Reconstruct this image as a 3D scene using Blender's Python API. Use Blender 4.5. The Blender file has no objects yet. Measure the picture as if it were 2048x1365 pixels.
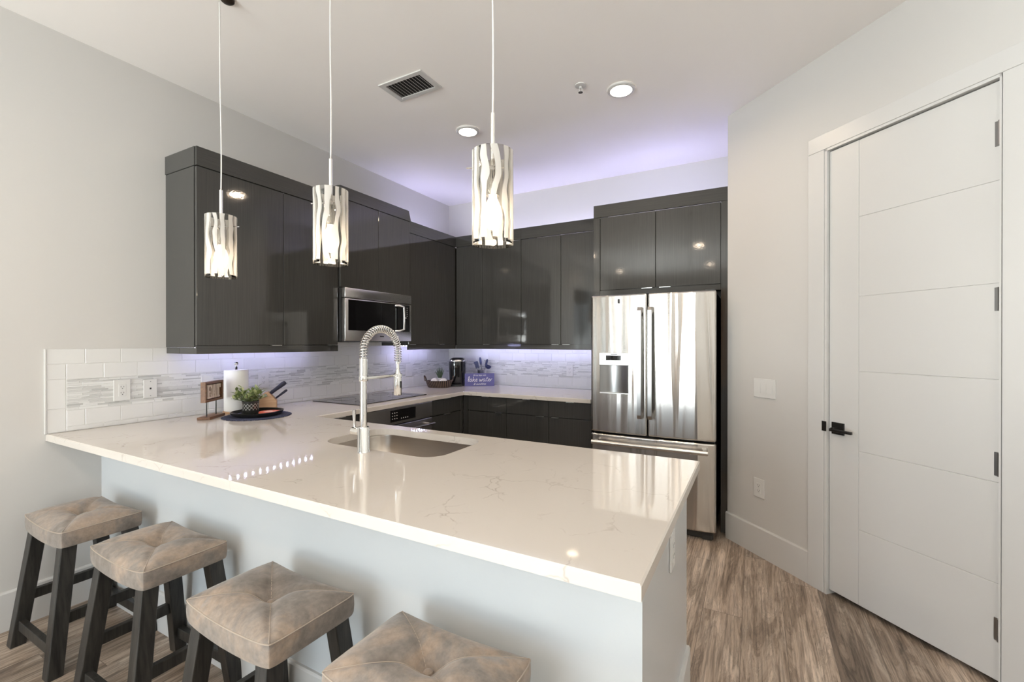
import bpy, bmesh, math, random
from mathutils import Vector, Matrix
C = bpy.context.scene.collection
PI = math.pi
R = math.radians
random.seed(7)

# ------------------------------------------------------------------ camera
scn = bpy.context.scene
cd = bpy.data.cameras.new('camera'); cam = bpy.data.objects.new('camera', cd); C.objects.link(cam)
FPX = 896.93
cd.sensor_fit = 'HORIZONTAL'; cd.sensor_width = 36.0; cd.lens = 36.0 * FPX / 2048
cd.shift_y = 5.67 / 2048
cd.clip_start = 0.05
cam.location = (3.14879, -4.26292, 1.37655)
cam.rotation_euler = (R(90 - 0.1396), 0, R(28.4511))
scn.camera = cam
scn.view_settings.view_transform = 'Standard'
scn.view_settings.look = 'None'
scn.view_settings.gamma = 1.0
scn.view_settings.use_curve_mapping = False
scn.view_settings.exposure = 0.30

# ------------------------------------------------------------------ light
CEIL = 2.975
SKY = 9.6
world = bpy.data.worlds.new('sky'); scn.world = world; world.use_nodes = True
wn = world.node_tree.nodes; wl = world.node_tree.links
bg = wn['Background']
tc = wn.new('ShaderNodeTexCoord'); sp = wn.new('ShaderNodeSeparateXYZ'); rp = wn.new('ShaderNodeValToRGB')
wl.new(tc.outputs['Generated'], sp.inputs[0]); wl.new(sp.outputs['Z'], rp.inputs[0])
rp.color_ramp.elements[0].position = 0.0; rp.color_ramp.elements[0].color = (2.3, 2.42, 2.46, 1)
rp.color_ramp.elements[1].position = 0.35; rp.color_ramp.elements[1].color = (.52, .68, .86, 1)
e = rp.color_ramp.elements.new(0.03); e.color = (.80, .88, .95, 1)
wl.new(rp.outputs[0], bg.inputs[0]); bg.inputs[1].default_value = SKY

def lamp(name, kind, loc, energy, color, size=.1, size_y=None, rot=(0, 0, 0), spread=None, portal=False, radius=None, parent=None):
    d = bpy.data.lights.new(name, kind); o = bpy.data.objects.new(name, d); C.objects.link(o)
    o.location = loc; o.rotation_euler = rot; d.energy = energy; d.color = color
    if kind == 'AREA':
        d.shape = 'RECTANGLE' if size_y else 'DISK'; d.size = size
        if size_y: d.size_y = size_y
        if spread is not None: d.spread = spread
        if portal: d.cycles.is_portal = True
    elif radius is not None:
        d.shadow_soft_size = radius
    if parent: o.parent = parent
    return o

YREAR = -8.6
XRIGHT = 5.21
WINS = [(0.16, 2.05, 0.04, 2.55)]      # rear glass doors x0 x1 z0 z1
LWIN = (-7.1, -4.8, 0.04, 2.55)         # glass doors in the left wall y0 y1 z0 z1
RWIN_FILL = (-7.9, -6.8, 0.04, 2.20)         # unseen glass doors added to the right wall, to brighten peninsula end and left wall
for (x0, x1, z0, z1) in WINS:
    lamp('window_daylight', 'AREA', ((x0 + x1) / 2, YREAR - .02, (z0 + z1) / 2), 1, (1, 1, 1), x1 - x0, z1 - z0, (R(90), 0, 0), portal=True)
lamp('window_daylight', 'AREA', (-.02, (LWIN[0] + LWIN[1]) / 2, (LWIN[2] + LWIN[3]) / 2), 1, (1, 1, 1), LWIN[3] - LWIN[2], LWIN[1] - LWIN[0], (0, R(-90), 0), portal=True)
lamp('window_daylight', 'AREA', (XRIGHT + .02, (RWIN_FILL[0] + RWIN_FILL[1]) / 2, (RWIN_FILL[2] + RWIN_FILL[3]) / 2), 1, (1, 1, 1), RWIN_FILL[3] - RWIN_FILL[2], RWIN_FILL[1] - RWIN_FILL[0], (0, R(90), 0), portal=True)  # sky portal for the added right-hand opening
CANW = 6.0
CANC = (1.0, .77, .54)
PENDW = .42
PENDC = (1.0, .83, .64)
LEDC = (.62, .60, 1.0)

# ------------------------------------------------------------------ node helpers
def new_mat(name):
    m = bpy.data.materials.new(name); m.use_nodes = True
    nt = m.node_tree
    return m, nt, nt.nodes['Principled BSDF'], nt.nodes['Material Output']
def plain(name, col, rough=.5, metal=0.0, spec=.5, coat=0.0, bump=0.0, bscale=200.0):
    m, nt, b, o = new_mat(name)
    b.inputs['Base Color'].default_value = (*col, 1); b.inputs['Roughness'].default_value = rough
    b.inputs['Metallic'].default_value = metal; b.inputs['Specular IOR Level'].default_value = spec
    b.inputs['Coat Weight'].default_value = coat; b.inputs['Coat Roughness'].default_value = .05
    n = nt.nodes.new('ShaderNodeTexNoise'); n.inputs['Scale'].default_value = bscale
    t = nt.nodes.new('ShaderNodeTexCoord'); nt.links.new(t.outputs['Object'], n.inputs['Vector'])
    if bump:
        bp = nt.nodes.new('ShaderNodeBump'); bp.inputs['Strength'].default_value = bump; bp.inputs['Distance'].default_value = .002
        nt.links.new(n.outputs[0], bp.inputs['Height']); nt.links.new(bp.outputs[0], b.inputs['Normal'])
    else:
        mr = nt.nodes.new('ShaderNodeMapRange'); mr.inputs[3].default_value = rough * .93; mr.inputs[4].default_value = min(1, rough * 1.07)
        nt.links.new(n.outputs[0], mr.inputs[0]); nt.links.new(mr.outputs[0], b.inputs['Roughness'])
    return m
class G:
    "small wrapper to write node graphs"
    def __init__(s, nt): s.nt = nt
    def n(s, t, **k):
        x = s.nt.nodes.new('ShaderNode' + t)
        for a, v in k.items(): setattr(x, a, v)
        return x
    def put(s, sock, v):
        if hasattr(v, 'is_linked') or isinstance(v, bpy.types.NodeSocket): s.nt.links.new(v, sock)
        else: sock.default_value = v
    def math(s, op, a, b=None, c=None):
        x = s.n('Math', operation=op); s.put(x.inputs[0], a)
        if b is not None: s.put(x.inputs[1], b)
        if c is not None: s.put(x.inputs[2], c)
        return x.outputs[0]
    def obj(s): return s.n('TexCoord').outputs['Object']
    def sep(s, v):
        x = s.n('SeparateXYZ'); s.put(x.inputs[0], v); return x.outputs
    def comb(s, a, b, c):
        x = s.n('CombineXYZ')
        for i, v in enumerate((a, b, c)): s.put(x.inputs[i], v)
        return x.outputs[0]
    def noise(s, vec, scale=5., detail=3., rough=.5, dist=0.):
        x = s.n('TexNoise'); s.put(x.inputs['Vector'], vec); x.inputs['Scale'].default_value = scale
        x.inputs['Detail'].default_value = detail; x.inputs['Roughness'].default_value = rough; x.inputs['Distortion'].default_value = dist
        return x.outputs
    def ramp(s, f, *stops, interp='LINEAR'):
        x = s.n('ValToRGB'); cr = x.color_ramp; cr.interpolation = interp; s.put(x.inputs[0], f)
        while len(cr.elements) < len(stops): cr.elements.new(.5)
        for el, (p, c) in zip(cr.elements, stops):
            el.position = p; el.color = (*c, 1) if not isinstance(c, (int, float)) else (c, c, c, 1)
        return x.outputs[0]
    def mix(s, f, a, b, mode='MIX'):
        x = s.n('Mix', data_type='RGBA', blend_type=mode); s.put(x.inputs['Factor'], f)
        for sock, v in ((x.inputs['A'], a), (x.inputs['B'], b)):
            s.put(sock, (*v, 1) if isinstance(v, tuple) and len(v) == 3 else v)
        return x.outputs['Result']
    def bump(s, h, strength=.3, dist=.002):
        x = s.n('Bump'); x.inputs['Strength'].default_value = strength; x.inputs['Distance'].default_value = dist
        s.put(x.inputs['Height'], h); return x.outputs[0]

# ------------------------------------------------------------------ materials
M = {}
M['wall'] = plain('wall_paint', (.60, .58, .555), .5, spec=.35, bump=.05, bscale=350)
M['ceiling'] = plain('ceiling_paint', (.93, .895, .865), .7, spec=.2, bump=.05, bscale=300)
M['trim'] = plain('trim_paint', (.615, .602, .585), .32, spec=.45)
M['pony'] = plain('satin_white_paint', (.59, .61, .62), .2, spec=.5)
M['white_plastic'] = plain('white_plastic', (.68, .67, .65), .35)
M['dark_slot'] = plain('dark_slot', (.02, .02, .02), .6)
M['chrome'] = plain('chrome', (.86, .85, .83), .06, 1.0)
M['satin_metal'] = plain('satin_nickel', (.60, .58, .55), .25, 1.0)
M['alu'] = plain('brushed_aluminium', (.72, .71, .69), .28, 1.0)
M['black_metal'] = plain('black_metal', (.015, .014, .013), .2, 0, .6)
M['black_plastic'] = plain('black_plastic', (.012, .012, .013), .3)
M['black_glass'] = plain('black_glass', (.006, .006, .007), .04, spec=.6)
M['cook_glass'] = plain('cooktop_glass', (.02, .02, .022), .05, spec=.9)
M['dark_case'] = plain('dark_grey_case', (.035, .034, .033), .35)
M['paper'] = plain('paper', (.84, .82, .79), .9, spec=.1, bump=.2, bscale=140)
M['towel'] = plain('white_terry', (.82, .80, .77), .95, spec=.1, bump=.6, bscale=260)
M['leaf'] = plain('green_leaf', (.17, .22, .075), .45)
M['leaf_pale'] = plain('pale_leaf', (.50, .53, .26), .5)
M['aloe'] = plain('aloe_leaf', (.055, .085, .045), .45)
M['grip'] = plain('navy_grip', (.012, .013, .035), .4)
M['blue_grip'] = plain('blue_silicone', (.03, .04, .12), .45)
M['letter'] = plain('pale_letter', (.62, .50, .42), .7)
M['cloth_curtain'] = plain('tan_curtain', (.36, .22, .13), .85, spec=.1)
M['offwhite'] = plain('white_lettering', (.85, .83, .82), .6)
M['bar_steel'] = plain('satin_bar_steel', (.40, .395, .39), .3, 1.0)
M['panel_steel'] = plain('satin_panel_steel', (.46, .45, .44), .38, 1.0)
M['steel_dark'] = plain('smoked_steel', (.33, .33, .33), .3, 1.0)
M['soil'] = plain('soil', (.03, .022, .016), .9)

def m_cabinet(name, axis):
    m, nt, b, o = new_mat(name); g = G(nt); p = g.obj(); x, y, z = g.sep(p)
    if axis == 'v': v = g.comb(g.math('MULTIPLY', x, 420.), g.math('MULTIPLY', y, 420.), g.math('MULTIPLY', z, 4.))
    else: v = g.comb(g.math('MULTIPLY', x, 3.), g.math('MULTIPLY', y, 3.), g.math('MULTIPLY', z, 260.))
    n = g.noise(v, 1., 4., .6)[0]
    c = g.ramp(n, (.3, (.038, .0375, .0355)), (.55, (.047, .046, .043)), (.75, (.058, .056, .052)))
    nt.links.new(c, b.inputs['Base Color'])
    b.inputs['Roughness'].default_value = .05; b.inputs['Specular IOR Level'].default_value = .7
    ripple = g.noise(p, 90., 2.)[0]
    nt.links.new(g.bump(ripple, .05, .0015), b.inputs['Normal'])
    return m
M['cab'] = m_cabinet('gloss_dark_laminate', 'v')
M['cabh'] = m_cabinet('gloss_dark_laminate_crosswise', 'h')

def m_quartz():
    m, nt, b, o = new_mat('white_quartz'); g = G(nt); p = g.obj()
    w = g.noise(p, 5., 4., .6)[1]
    pv = g.n('VectorMath', operation='MULTIPLY_ADD'); g.put(pv.inputs[0], w); pv.inputs[1].default_value = (.16, .16, .16); g.put(pv.inputs[2], p)
    vo = g.n('TexVoronoi', feature='DISTANCE_TO_EDGE'); g.put(vo.inputs['Vector'], pv.outputs[0]); vo.inputs['Scale'].default_value = 6.5
    line = g.ramp(vo.outputs[0], (0., 1.), (.010, .5), (.024, 0.))
    mk = g.ramp(g.noise(p, 9., 3., .7)[0], (.47, 0.), (.60, 1.))
    mk2 = g.ramp(g.noise(p, 2.2, 2.)[0], (.42, 0.), (.58, 1.))
    f = g.math('MULTIPLY', g.math('MULTIPLY', line, mk), mk2)
    f = g.math('MULTIPLY', f, .55)
    base = g.mix(g.noise(p, 3., 5.)[0], (.625, .575, .52), (.67, .625, .575))
    nt.links.new(g.mix(f, base, (.30, .235, .19)), b.inputs['Base Color'])
    b.inputs['Roughness'].default_value = .045; b.inputs['Specular IOR Level'].default_value = .6
    return m
M['quartz'] = m_quartz()

def m_steel(name, wave=0.0, rough=.16, col=(.64, .62, .60), horiz=False):
    m, nt, b, o = new_mat(name); g = G(nt); p = g.obj(); x, y, z = g.sep(p)
    b.inputs['Metallic'].default_value = 1.0
    if horiz: v = g.comb(g.math('MULTIPLY', x, 6.), g.math('MULTIPLY', y, 6.), g.math('MULTIPLY', z, 500.))
    else: v = g.comb(g.math('MULTIPLY', x, 500.), g.math('MULTIPLY', y, 500.), g.math('MULTIPLY', z, 6.))
    n = g.noise(v, 1., 2.)[0]
    nt.links.new(g.mix(n, tuple(c * .93 for c in col), tuple(min(1, c * 1.06) for c in col)), b.inputs['Base Color'])
    b.inputs['Roughness'].default_value = rough
    if wave:
        b.inputs['Anisotropic'].default_value = .9; b.inputs['Anisotropic Rotation'].default_value = .25
        tg = g.n('Tangent', direction_type='RADIAL', axis='Z'); nt.links.new(tg.outputs[0], b.inputs['Tangent'])
        v2 = g.comb(g.math('MULTIPLY', x, 11.), g.math('MULTIPLY', y, 2.), g.math('MULTIPLY', z, .55))
        h = g.noise(v2, 1., 1., .4, .4)[0]
        nt.links.new(g.bump(h, 1.0, wave), b.inputs['Normal'])
    return m
M['fridge_steel'] = m_steel('fridge_stainless', .011, .18, (.61, .585, .555))
M['steel'] = m_steel('stainless_brushed', 0, .27, (.60, .58, .57), True)
M['sink_steel'] = m_steel('sink_stainless', 0, .32, (.46, .41, .36), True)

def m_floor():
    m, nt, b, o = new_mat('grey_oak_planks'); g = G(nt); x, y, z = g.sep(g.obj())
    PW, PL = .182, 1.22
    rx = g.math('DIVIDE', x, PW); row = g.math('FLOOR', rx); fx = g.math('FRACT', rx)
    wn1 = g.n('TexWhiteNoise', noise_dimensions='1D'); g.put(wn1.inputs['W'], row)
    ry = g.math('ADD', g.math('DIVIDE', y, PL), wn1.outputs[0]); colr = g.math('FLOOR', ry); fy = g.math('FRACT', ry)
    wn2 = g.n('TexWhiteNoise', noise_dimensions='2D'); g.put(wn2.inputs['Vector'], g.comb(row, colr, 0.))
    idv = wn2.outputs[0]
    gv = g.comb(g.math('MULTIPLY', x, 10.), g.math('MULTIPLY', y, 1.15), g.math('MULTIPLY', idv, 37.))
    n1 = g.noise(gv, 1.5, 6., .68, .8)[0]
    gv2 = g.comb(g.math('MULTIPLY', x, 130.), g.math('MULTIPLY', y, 4.), g.math('MULTIPLY', idv, 11.))
    n2 = g.noise(gv2, 1., 3., .6)[0]
    rings = g.math('FRACT', g.math('MULTIPLY', n1, 9.))
    rl = g.ramp(rings, (0., .35), (.18, 1.), (.80, 1.05), (1., .35))
    c = g.ramp(n1, (.27, (.10, .076, .058)), (.46, (.33, .262, .208)), (.66, (.60, .51, .43)))
    c = g.mix(.45, c, rl, 'MULTIPLY')
    c = g.mix(.7, c, g.ramp(n2, (.34, .42), (.58, 1.15)), 'MULTIPLY')
    tone = g.ramp(idv, (0., (.66, .64, .62)), (1., (1.18, 1.14, 1.10)))
    c = g.mix(1., c, tone, 'MULTIPLY')
    ex = g.math('MINIMUM', fx, g.math('SUBTRACT', 1., fx)); ey = g.math('MINIMUM', fy, g.math('SUBTRACT', 1., fy))
    jx = g.math('GREATER_THAN', ex, .005); jy = g.math('GREATER_THAN', ey, .0008)
    j = g.math('MULTIPLY', jx, jy)
    c = g.mix(j, (.11, .085, .068), c)
    nt.links.new(c, b.inputs['Base Color'])
    b.inputs['Roughness'].default_value = .38; b.inputs['Specular IOR Level'].default_value = .4
    nt.links.new(g.bump(n2, .15, .001), b.inputs['Normal'])
    return m
M['floor'] = m_floor()

def m_suede():
    m, nt, b, o = new_mat('distressed_suede'); g = G(nt); p = g.obj()
    loc = g.n('ObjectInfo').outputs['Location']
    va = g.n('VectorMath', operation='ADD'); g.put(va.inputs[0], p); g.put(va.inputs[1], loc)
    n1 = g.noise(va.outputs[0], 7., 4., .6, .5)[0]; n2 = g.noise(va.outputs[0], 45., 4., .7)[0]
    c = g.ramp(n1, (.32, (.175, .145, .122)), (.48, (.25, .212, .184)), (.62, (.37, .28, .215)), (.72, (.29, .25, .222)))
    c = g.mix(.55, c, g.ramp(n2, (.3, .55), (.65, 1.1)), 'MULTIPLY')
    nt.links.new(c, b.inputs['Base Color']); b.inputs['Roughness'].default_value = .75
    b.inputs['Specular IOR Level'].default_value = .25; b.inputs['Sheen Weight'].default_value = .25
    nt.links.new(g.bump(n2, .25, .002), b.inputs['Normal'])
    return m
M['suede'] = m_suede()
M['thread'] = plain('seam_thread', (.40, .33, .27), .8)
def m_wood(name, c0, c1, rough=.5, axis=2, sc=30.):
    m, nt, b, o = new_mat(name); g = G(nt); x = list(g.sep(g.obj()))
    v = g.comb(*[g.math('MULTIPLY', x[i], 2.5 if i == axis else sc) for i in range(3)])
    n = g.noise(v, 1.5, 5., .65, .4)[0]
    nt.links.new(g.ramp(n, (.3, c0), (.7, c1)), b.inputs['Base Color']); b.inputs['Roughness'].default_value = rough
    nt.links.new(g.bump(n, .3, .001), b.inputs['Normal'])
    return m
M['leg'] = m_wood('charcoal_wood', (.006, .006, .005), (.045, .041, .036), .42, 2, 40.)
M['walnut'] = m_wood('brown_wood', (.10, .045, .020), (.22, .105, .05), .5, 0, 40.)
M['dark_board'] = m_wood('dark_stained_board', (.035, .016, .008), (.07, .033, .017), .6, 0, 40.)
M['beech'] = m_wood('light_wood', (.46, .27, .145), (.62, .40, .24), .5, 0, 40.)

def m_tile():
    m, nt, b, o = new_mat('white_glazed_tile'); g = G(nt)
    a = g.n('Attribute', attribute_name='tone')
    nt.links.new(g.mix(a.outputs['Fac'], (.69, .68, .665), (.73, .72, .705)), b.inputs['Base Color'])
    b.inputs['Roughness'].default_value = .12
    return m
M['tile'] = m_tile()
M['grout'] = plain('white_grout', (.72, .71, .69), .8)
def m_mosaic():
    m, nt, b, o = new_mat('glass_and_stone_mosaic'); g = G(nt)
    a = g.n('Attribute', attribute_name='tone')
    nt.links.new(g.ramp(a.outputs['Fac'], (0., (.47, .47, .455)), (.25, (.56, .555, .545)), (.5, (.63, .625, .61)), (.75, (.70, .695, .68)), (1., (.76, .755, .74))), b.inputs['Base Color'])
    b.inputs['Roughness'].default_value = .12
    return m
M['mosaic'] = m_mosaic()

def m_clear(name, tint=(.97, .98, .97), refl=.06):
    m, nt, b, o = new_mat(name); g = G(nt)
    t = g.n('BsdfTransparent'); t.inputs[0].default_value = (*tint, 1)
    gl = g.n('BsdfGlossy'); gl.inputs['Roughness'].default_value = .02
    fr = g.n('Fresnel'); fr.inputs[0].default_value = 1.45
    mx = g.n('MixShader'); nt.links.new(fr.outputs[0], mx.inputs[0]); nt.links.new(t.outputs[0], mx.inputs[1]); nt.links.new(gl.outputs[0], mx.inputs[2])
    nt.links.new(mx.outputs[0], o.inputs[0]); nt.nodes.remove(b)
    return m
M['glass'] = m_clear('clear_pane')
def m_shade():
    "clear glass cylinder with white flowing bands"
    m, nt, b, o = new_mat('banded_shade_glass'); g = G(nt); x, y, z = g.sep(g.obj())
    loc = g.sep(g.n('ObjectInfo').outputs['Location'])
    rnd = g.n('ObjectInfo').outputs['Random']
    ang = g.math('ARCTAN2', y, x)
    nz = g.noise(g.comb(g.math('MULTIPLY', x, 16.), g.math('MULTIPLY', y, 16.), g.math('ADD', g.math('MULTIPLY', z, 10.), g.math('MULTIPLY', rnd, 50.))), 1., 1., .4)[0]
    s = g.math('SINE', g.math('ADD', g.math('MULTIPLY', ang, 12.), g.math('MULTIPLY', g.math('SUBTRACT', nz, .5), 8.)))
    mask = g.ramp(s, (.42, 0.), (.47, 1.)); band_ = g.math('GREATER_THAN', z, .011)
    s01 = g.math('MULTIPLY_ADD', s, .5, .5); nt.links.new(s01, mask.node.inputs[0])
    t = g.n('BsdfTransparent'); t.inputs[0].default_value = (.80, .785, .76, 1)
    gl = g.n('BsdfGlossy'); gl.inputs['Roughness'].default_value = .03
    fr = g.n('Fresnel'); fr.inputs[0].default_value = 1.5
    clear = g.n('MixShader'); nt.links.new(fr.outputs[0], clear.inputs[0]); nt.links.new(t.outputs[0], clear.inputs[1]); nt.links.new(gl.outputs[0], clear.inputs[2])
    df = g.n('BsdfDiffuse'); df.inputs[0].default_value = (.85, .84, .82, 1)
    tl = g.n('BsdfTranslucent'); tl.inputs[0].default_value = (.85, .82, .78, 1)
    wh = g.n('MixShader'); wh.inputs[0].default_value = .5; nt.links.new(df.outputs[0], wh.inputs[1]); nt.links.new(tl.outputs[0], wh.inputs[2])
    wh2 = g.n('MixShader'); wh2.inputs[0].default_value = .06; nt.links.new(wh.outputs[0], wh2.inputs[1]); nt.links.new(t.outputs[0], wh2.inputs[2])
    mx = g.n('MixShader'); g.put(mx.inputs[0], g.math('MULTIPLY', mask, band_)); nt.links.new(clear.outputs[0], mx.inputs[1]); nt.links.new(wh2.outputs[0], mx.inputs[2])
    nt.links.new(mx.outputs[0], o.inputs[0]); nt.nodes.remove(b)
    return m
M['shade'] = m_shade()
def m_emit(name, col, st):
    m, nt, b, o = new_mat(name)
    b.inputs['Base Color'].default_value = (*col, 1); b.inputs['Emission Color'].default_value = (*col, 1); b.inputs['Emission Strength'].default_value = st
    return m
M['can_lens'] = m_emit('lit_lens', (1.0, .90, .78), 14.)
M['bulb'] = m_emit('lit_bulb', (1.0, .86, .68), 5.)
M['led'] = m_emit('lit_led', (.55, .56, 1.0), 260.)
def m_wicker():
    m, nt, b, o = new_mat('brown_wicker'); g = G(nt); x, y, z = g.sep(g.obj())
    ang = g.math('ARCTAN2', y, x)
    s = g.math('SINE', g.math('ADD', g.math('MULTIPLY', ang, 34.), g.math('MULTIPLY', z, 60.)))
    s = g.math('MULTIPLY_ADD', s, .5, .5)
    nt.links.new(g.ramp(s, (.2, (.012, .007, .005)), (.55, (.045, .024, .016)), (.92, (.16, .10, .065))), b.inputs['Base Color'])
    b.inputs['Roughness'].default_value = .6; nt.links.new(g.bump(s, .6, .004), b.inputs['Normal'])
    return m
M['wicker'] = m_wicker()
def m_mat():
    m, nt, b, o = new_mat('navy_woven'); g = G(nt); p = g.obj(); x, y, z = g.sep(p)
    r = g.math('SQRT', g.math('ADD', g.math('MULTIPLY', x, x), g.math('MULTIPLY', y, y)))
    a = g.math('ARCTAN2', y, x)
    w = g.math('MULTIPLY', g.math('SINE', g.math('MULTIPLY', r, 700.)), g.math('SINE', g.math('MULTIPLY', a, 70.)))
    w = g.math('MULTIPLY_ADD', w, .5, .5)
    nt.links.new(g.ramp(w, (.3, (.008, .010, .030)), (.7, (.04, .05, .11)), (.95, (.16, .17, .24))), b.inputs['Base Color'])
    b.inputs['Roughness'].default_value = .9; nt.links.new(g.bump(w, .8, .003), b.inputs['Normal'])
    return m
M['mat'] = m_mat()
def m_pot():
    m, nt, b, o = new_mat('pewter_diamond_pot'); g = G(nt); x, y, z = g.sep(g.obj())
    a = g.math('MULTIPLY', g.math('ARCTAN2', y, x), 14. / (2 * PI)); h = g.math('MULTIPLY', z, 1 / .024)
    d1 = g.math('ABSOLUTE', g.math('SUBTRACT', g.math('FRACT', g.math('ADD', a, h)), .5))
    d2 = g.math('ABSOLUTE', g.math('SUBTRACT', g.math('FRACT', g.math('SUBTRACT', a, h)), .5))
    ln = g.math('LESS_THAN', g.math('MINIMUM', d1, d2), .085)
    band = g.math('MULTIPLY', g.math('GREATER_THAN', z, .020), g.math('LESS_THAN', z, .062))
    f = g.math('MULTIPLY', ln, band)
    nt.links.new(g.mix(f, (.05, .05, .047), (.62, .61, .58)), b.inputs['Base Color'])
    b.inputs['Metallic'].default_value = .5; b.inputs['Roughness'].default_value = .35
    return m
M['pot'] = m_pot()
def m_coaster():
    m, nt, b, o = new_mat('red_patterned_card'); g = G(nt); p = g.obj(); x, y, z = g.sep(p)
    r = g.math('SQRT', g.math('ADD', g.math('MULTIPLY', x, x), g.math('MULTIPLY', y, y)))
    n = g.noise(p, 60., 2.)[0]
    f = g.math('ADD', g.math('MULTIPLY', r, 9.), g.math('MULTIPLY', n, .7))
    nt.links.new(g.ramp(f, (.55, (.85, .62, .50)), (.68, (.70, .12, .05)), (.9, (.62, .10, .045))), b.inputs['Base Color']); b.inputs['Roughness'].default_value = .5
    return m
M['coaster'] = m_coaster()
def m_sign():
    m, nt, b, o = new_mat('violet_washed_board'); g = G(nt); x, y, z = g.sep(g.obj())
    n = g.noise(g.comb(g.math('MULTIPLY', x, 3.), y, g.math('MULTIPLY', z, 90.)), 1., 3.)[0]
    nt.links.new(g.mix(n, (.085, .083, .24), (.14, .135, .32)), b.inputs['Base Color']); b.inputs['Roughness'].default_value = .6
    return m
M['sign'] = m_sign()

# ------------------------------------------------------------------ mesh helpers
def bm_new(): return bmesh.new()
def box(bm, x0, x1, y0, y1, z0, z1, bev=0.0, seg=2, mat=None):
    vs = [bm.verts.new(v) for v in ((x0, y0, z0), (x1, y0, z0), (x1, y1, z0), (x0, y1, z0), (x0, y0, z1), (x1, y0, z1), (x1, y1, z1), (x0, y1, z1))]
    fs = [bm.faces.new([vs[i] for i in f]) for f in ((0, 3, 2, 1), (4, 5, 6, 7), (0, 1, 5, 4), (1, 2, 6, 5), (2, 3, 7, 6), (3, 0, 4, 7))]
    if bev:
        es = list({e for f in fs for e in f.edges})
        r = bmesh.ops.bevel(bm, geom=es, offset=bev, segments=seg, profile=.5, affect='EDGES')
        vs = list({v for f in r['faces'] for v in f.verts} | {v for v in vs if v.is_valid})
    if mat is not None: bmesh.ops.transform(bm, matrix=mat, verts=[v for v in vs if v.is_valid])
    return vs
def lathe(bm, prof, seg=32, center=(0, 0, 0), ax=1., ay=1., power=2., cap=True):
    rings = []
    for r, z in prof:
        ring = []
        for i in range(seg):
            a = 2 * PI * i / seg; c, s = math.cos(a), math.sin(a)
            if power != 2.:
                k = (abs(c) ** power + abs(s) ** power) ** (-1 / power)
                c, s = c * k, s * k
            ring.append(bm.verts.new((center[0] + r * ax * c, center[1] + r * ay * s, center[2] + z)))
        rings.append(ring)
    for a, b in zip(rings, rings[1:]):
        for i in range(seg):
            j = (i + 1) % seg
            bm.faces.new((a[i], a[j], b[j], b[i]))
    if cap:
        if prof[0][0] > 1e-5: bm.faces.new(rings[0][::-1])
        if prof[-1][0] > 1e-5: bm.faces.new(rings[-1])
    return rings
def tube(bm, pts, r, seg=10, cap=True):
    pts = [Vector(p) for p in pts]
    rad = r if isinstance(r, (list, tuple)) else [r] * len(pts)
    up = None; rings = []
    for i, p in enumerate(pts):
        t = (pts[min(i + 1, len(pts) - 1)] - pts[max(i - 1, 0)])
        t = t.normalized() if t.length > 1e-9 else Vector((0, 0, 1))
        if up is None:
            up = Vector((0, 0, 1)) if abs(t.z) < .9 else Vector((1, 0, 0))
        n = up - t * up.dot(t)
        if n.length < 1e-6: n = t.orthogonal()
        n.normalize(); up = n; b = t.cross(n)
        rings.append([bm.verts.new(p + (n * math.cos(2 * PI * k / seg) + b * math.sin(2 * PI * k / seg)) * rad[i]) for k in range(seg)])
    for a, b in zip(rings, rings[1:]):
        for k in range(seg):
            j = (k + 1) % seg; bm.faces.new((a[k], a[j], b[j], b[k]))
    if cap: bm.faces.new(rings[0][::-1]); bm.faces.new(rings[-1])
def prism(bm, poly, lo, hi, axis='y'):
    "polygon of (a, b) pairs extruded along an axis"
    def P(a, b, h): return {'y': (a, h, b), 'z': (a, b, h), 'x': (h, a, b)}[axis]
    A = [bm.verts.new(P(a, b, lo)) for a, b in poly]; B = [bm.verts.new(P(a, b, hi)) for a, b in poly]
    bm.faces.new(A); bm.faces.new(B[::-1])
    for i in range(len(poly)):
        j = (i + 1) % len(poly); bm.faces.new((A[i], B[i], B[j], A[j]))
def obj(name, bm, mat, parent=None, smooth=False, world=False, angle=40):
    bmesh.ops.recalc_face_normals(bm, faces=bm.faces)
    if world and parent is not None:
        bmesh.ops.translate(bm, vec=-(parent.matrix_basis.translation if parent.parent is None else parent.matrix_basis.translation + parent.parent.matrix_basis.translation), verts=bm.verts)
    me = bpy.data.meshes.new(name); bm.to_mesh(me); bm.free()
    me.materials.append(M[mat] if isinstance(mat, str) else mat)
    o = bpy.data.objects.new(name, me); C.objects.link(o)
    if parent is not None: o.parent = parent
    if smooth:
        for p in me.polygons: p.use_smooth = True
        try:
            me.set_sharp_from_angle(angle=R(angle))
        except Exception: pass
    return o
def flatten(o):
    m = o.modifiers.new('weighted_normals', 'WEIGHTED_NORMAL'); m.mode = 'FACE_AREA'; m.weight = 90; m.keep_sharp = True
    return o
def thing(name, label, cat, loc=(0, 0, 0), rotz=0., group=None):
    o = bpy.data.objects.new(name, None); C.objects.link(o); o.location = loc; o.rotation_euler = (0, 0, R(rotz))
    o.empty_display_size = .05
    o['label'] = label; o['category'] = cat
    if group: o['group'] = group
    return o
def tag(o, label, cat, group=None):
    o['label'] = label; o['category'] = cat
    if group: o['group'] = group
    return o
def struct(o, label=None):
    o['kind'] = 'structure'
    if label: o['label'] = label
    return o
def dup(root, loc, rotz, label, group=None):
    r = root.copy(); C.objects.link(r); r.location = loc; r.rotation_euler = (0, 0, R(rotz)); r['label'] = label
    if group: r['group'] = group
    for ch in list(root.children):
        c = ch.copy(); C.objects.link(c); c.parent = r
        for k in list(ch.children):
            d = k.copy(); C.objects.link(d); d.parent = c
    return r
def b1(*a, **k):
    bm = bm_new(); box(bm, *a, **k); return bm
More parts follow.
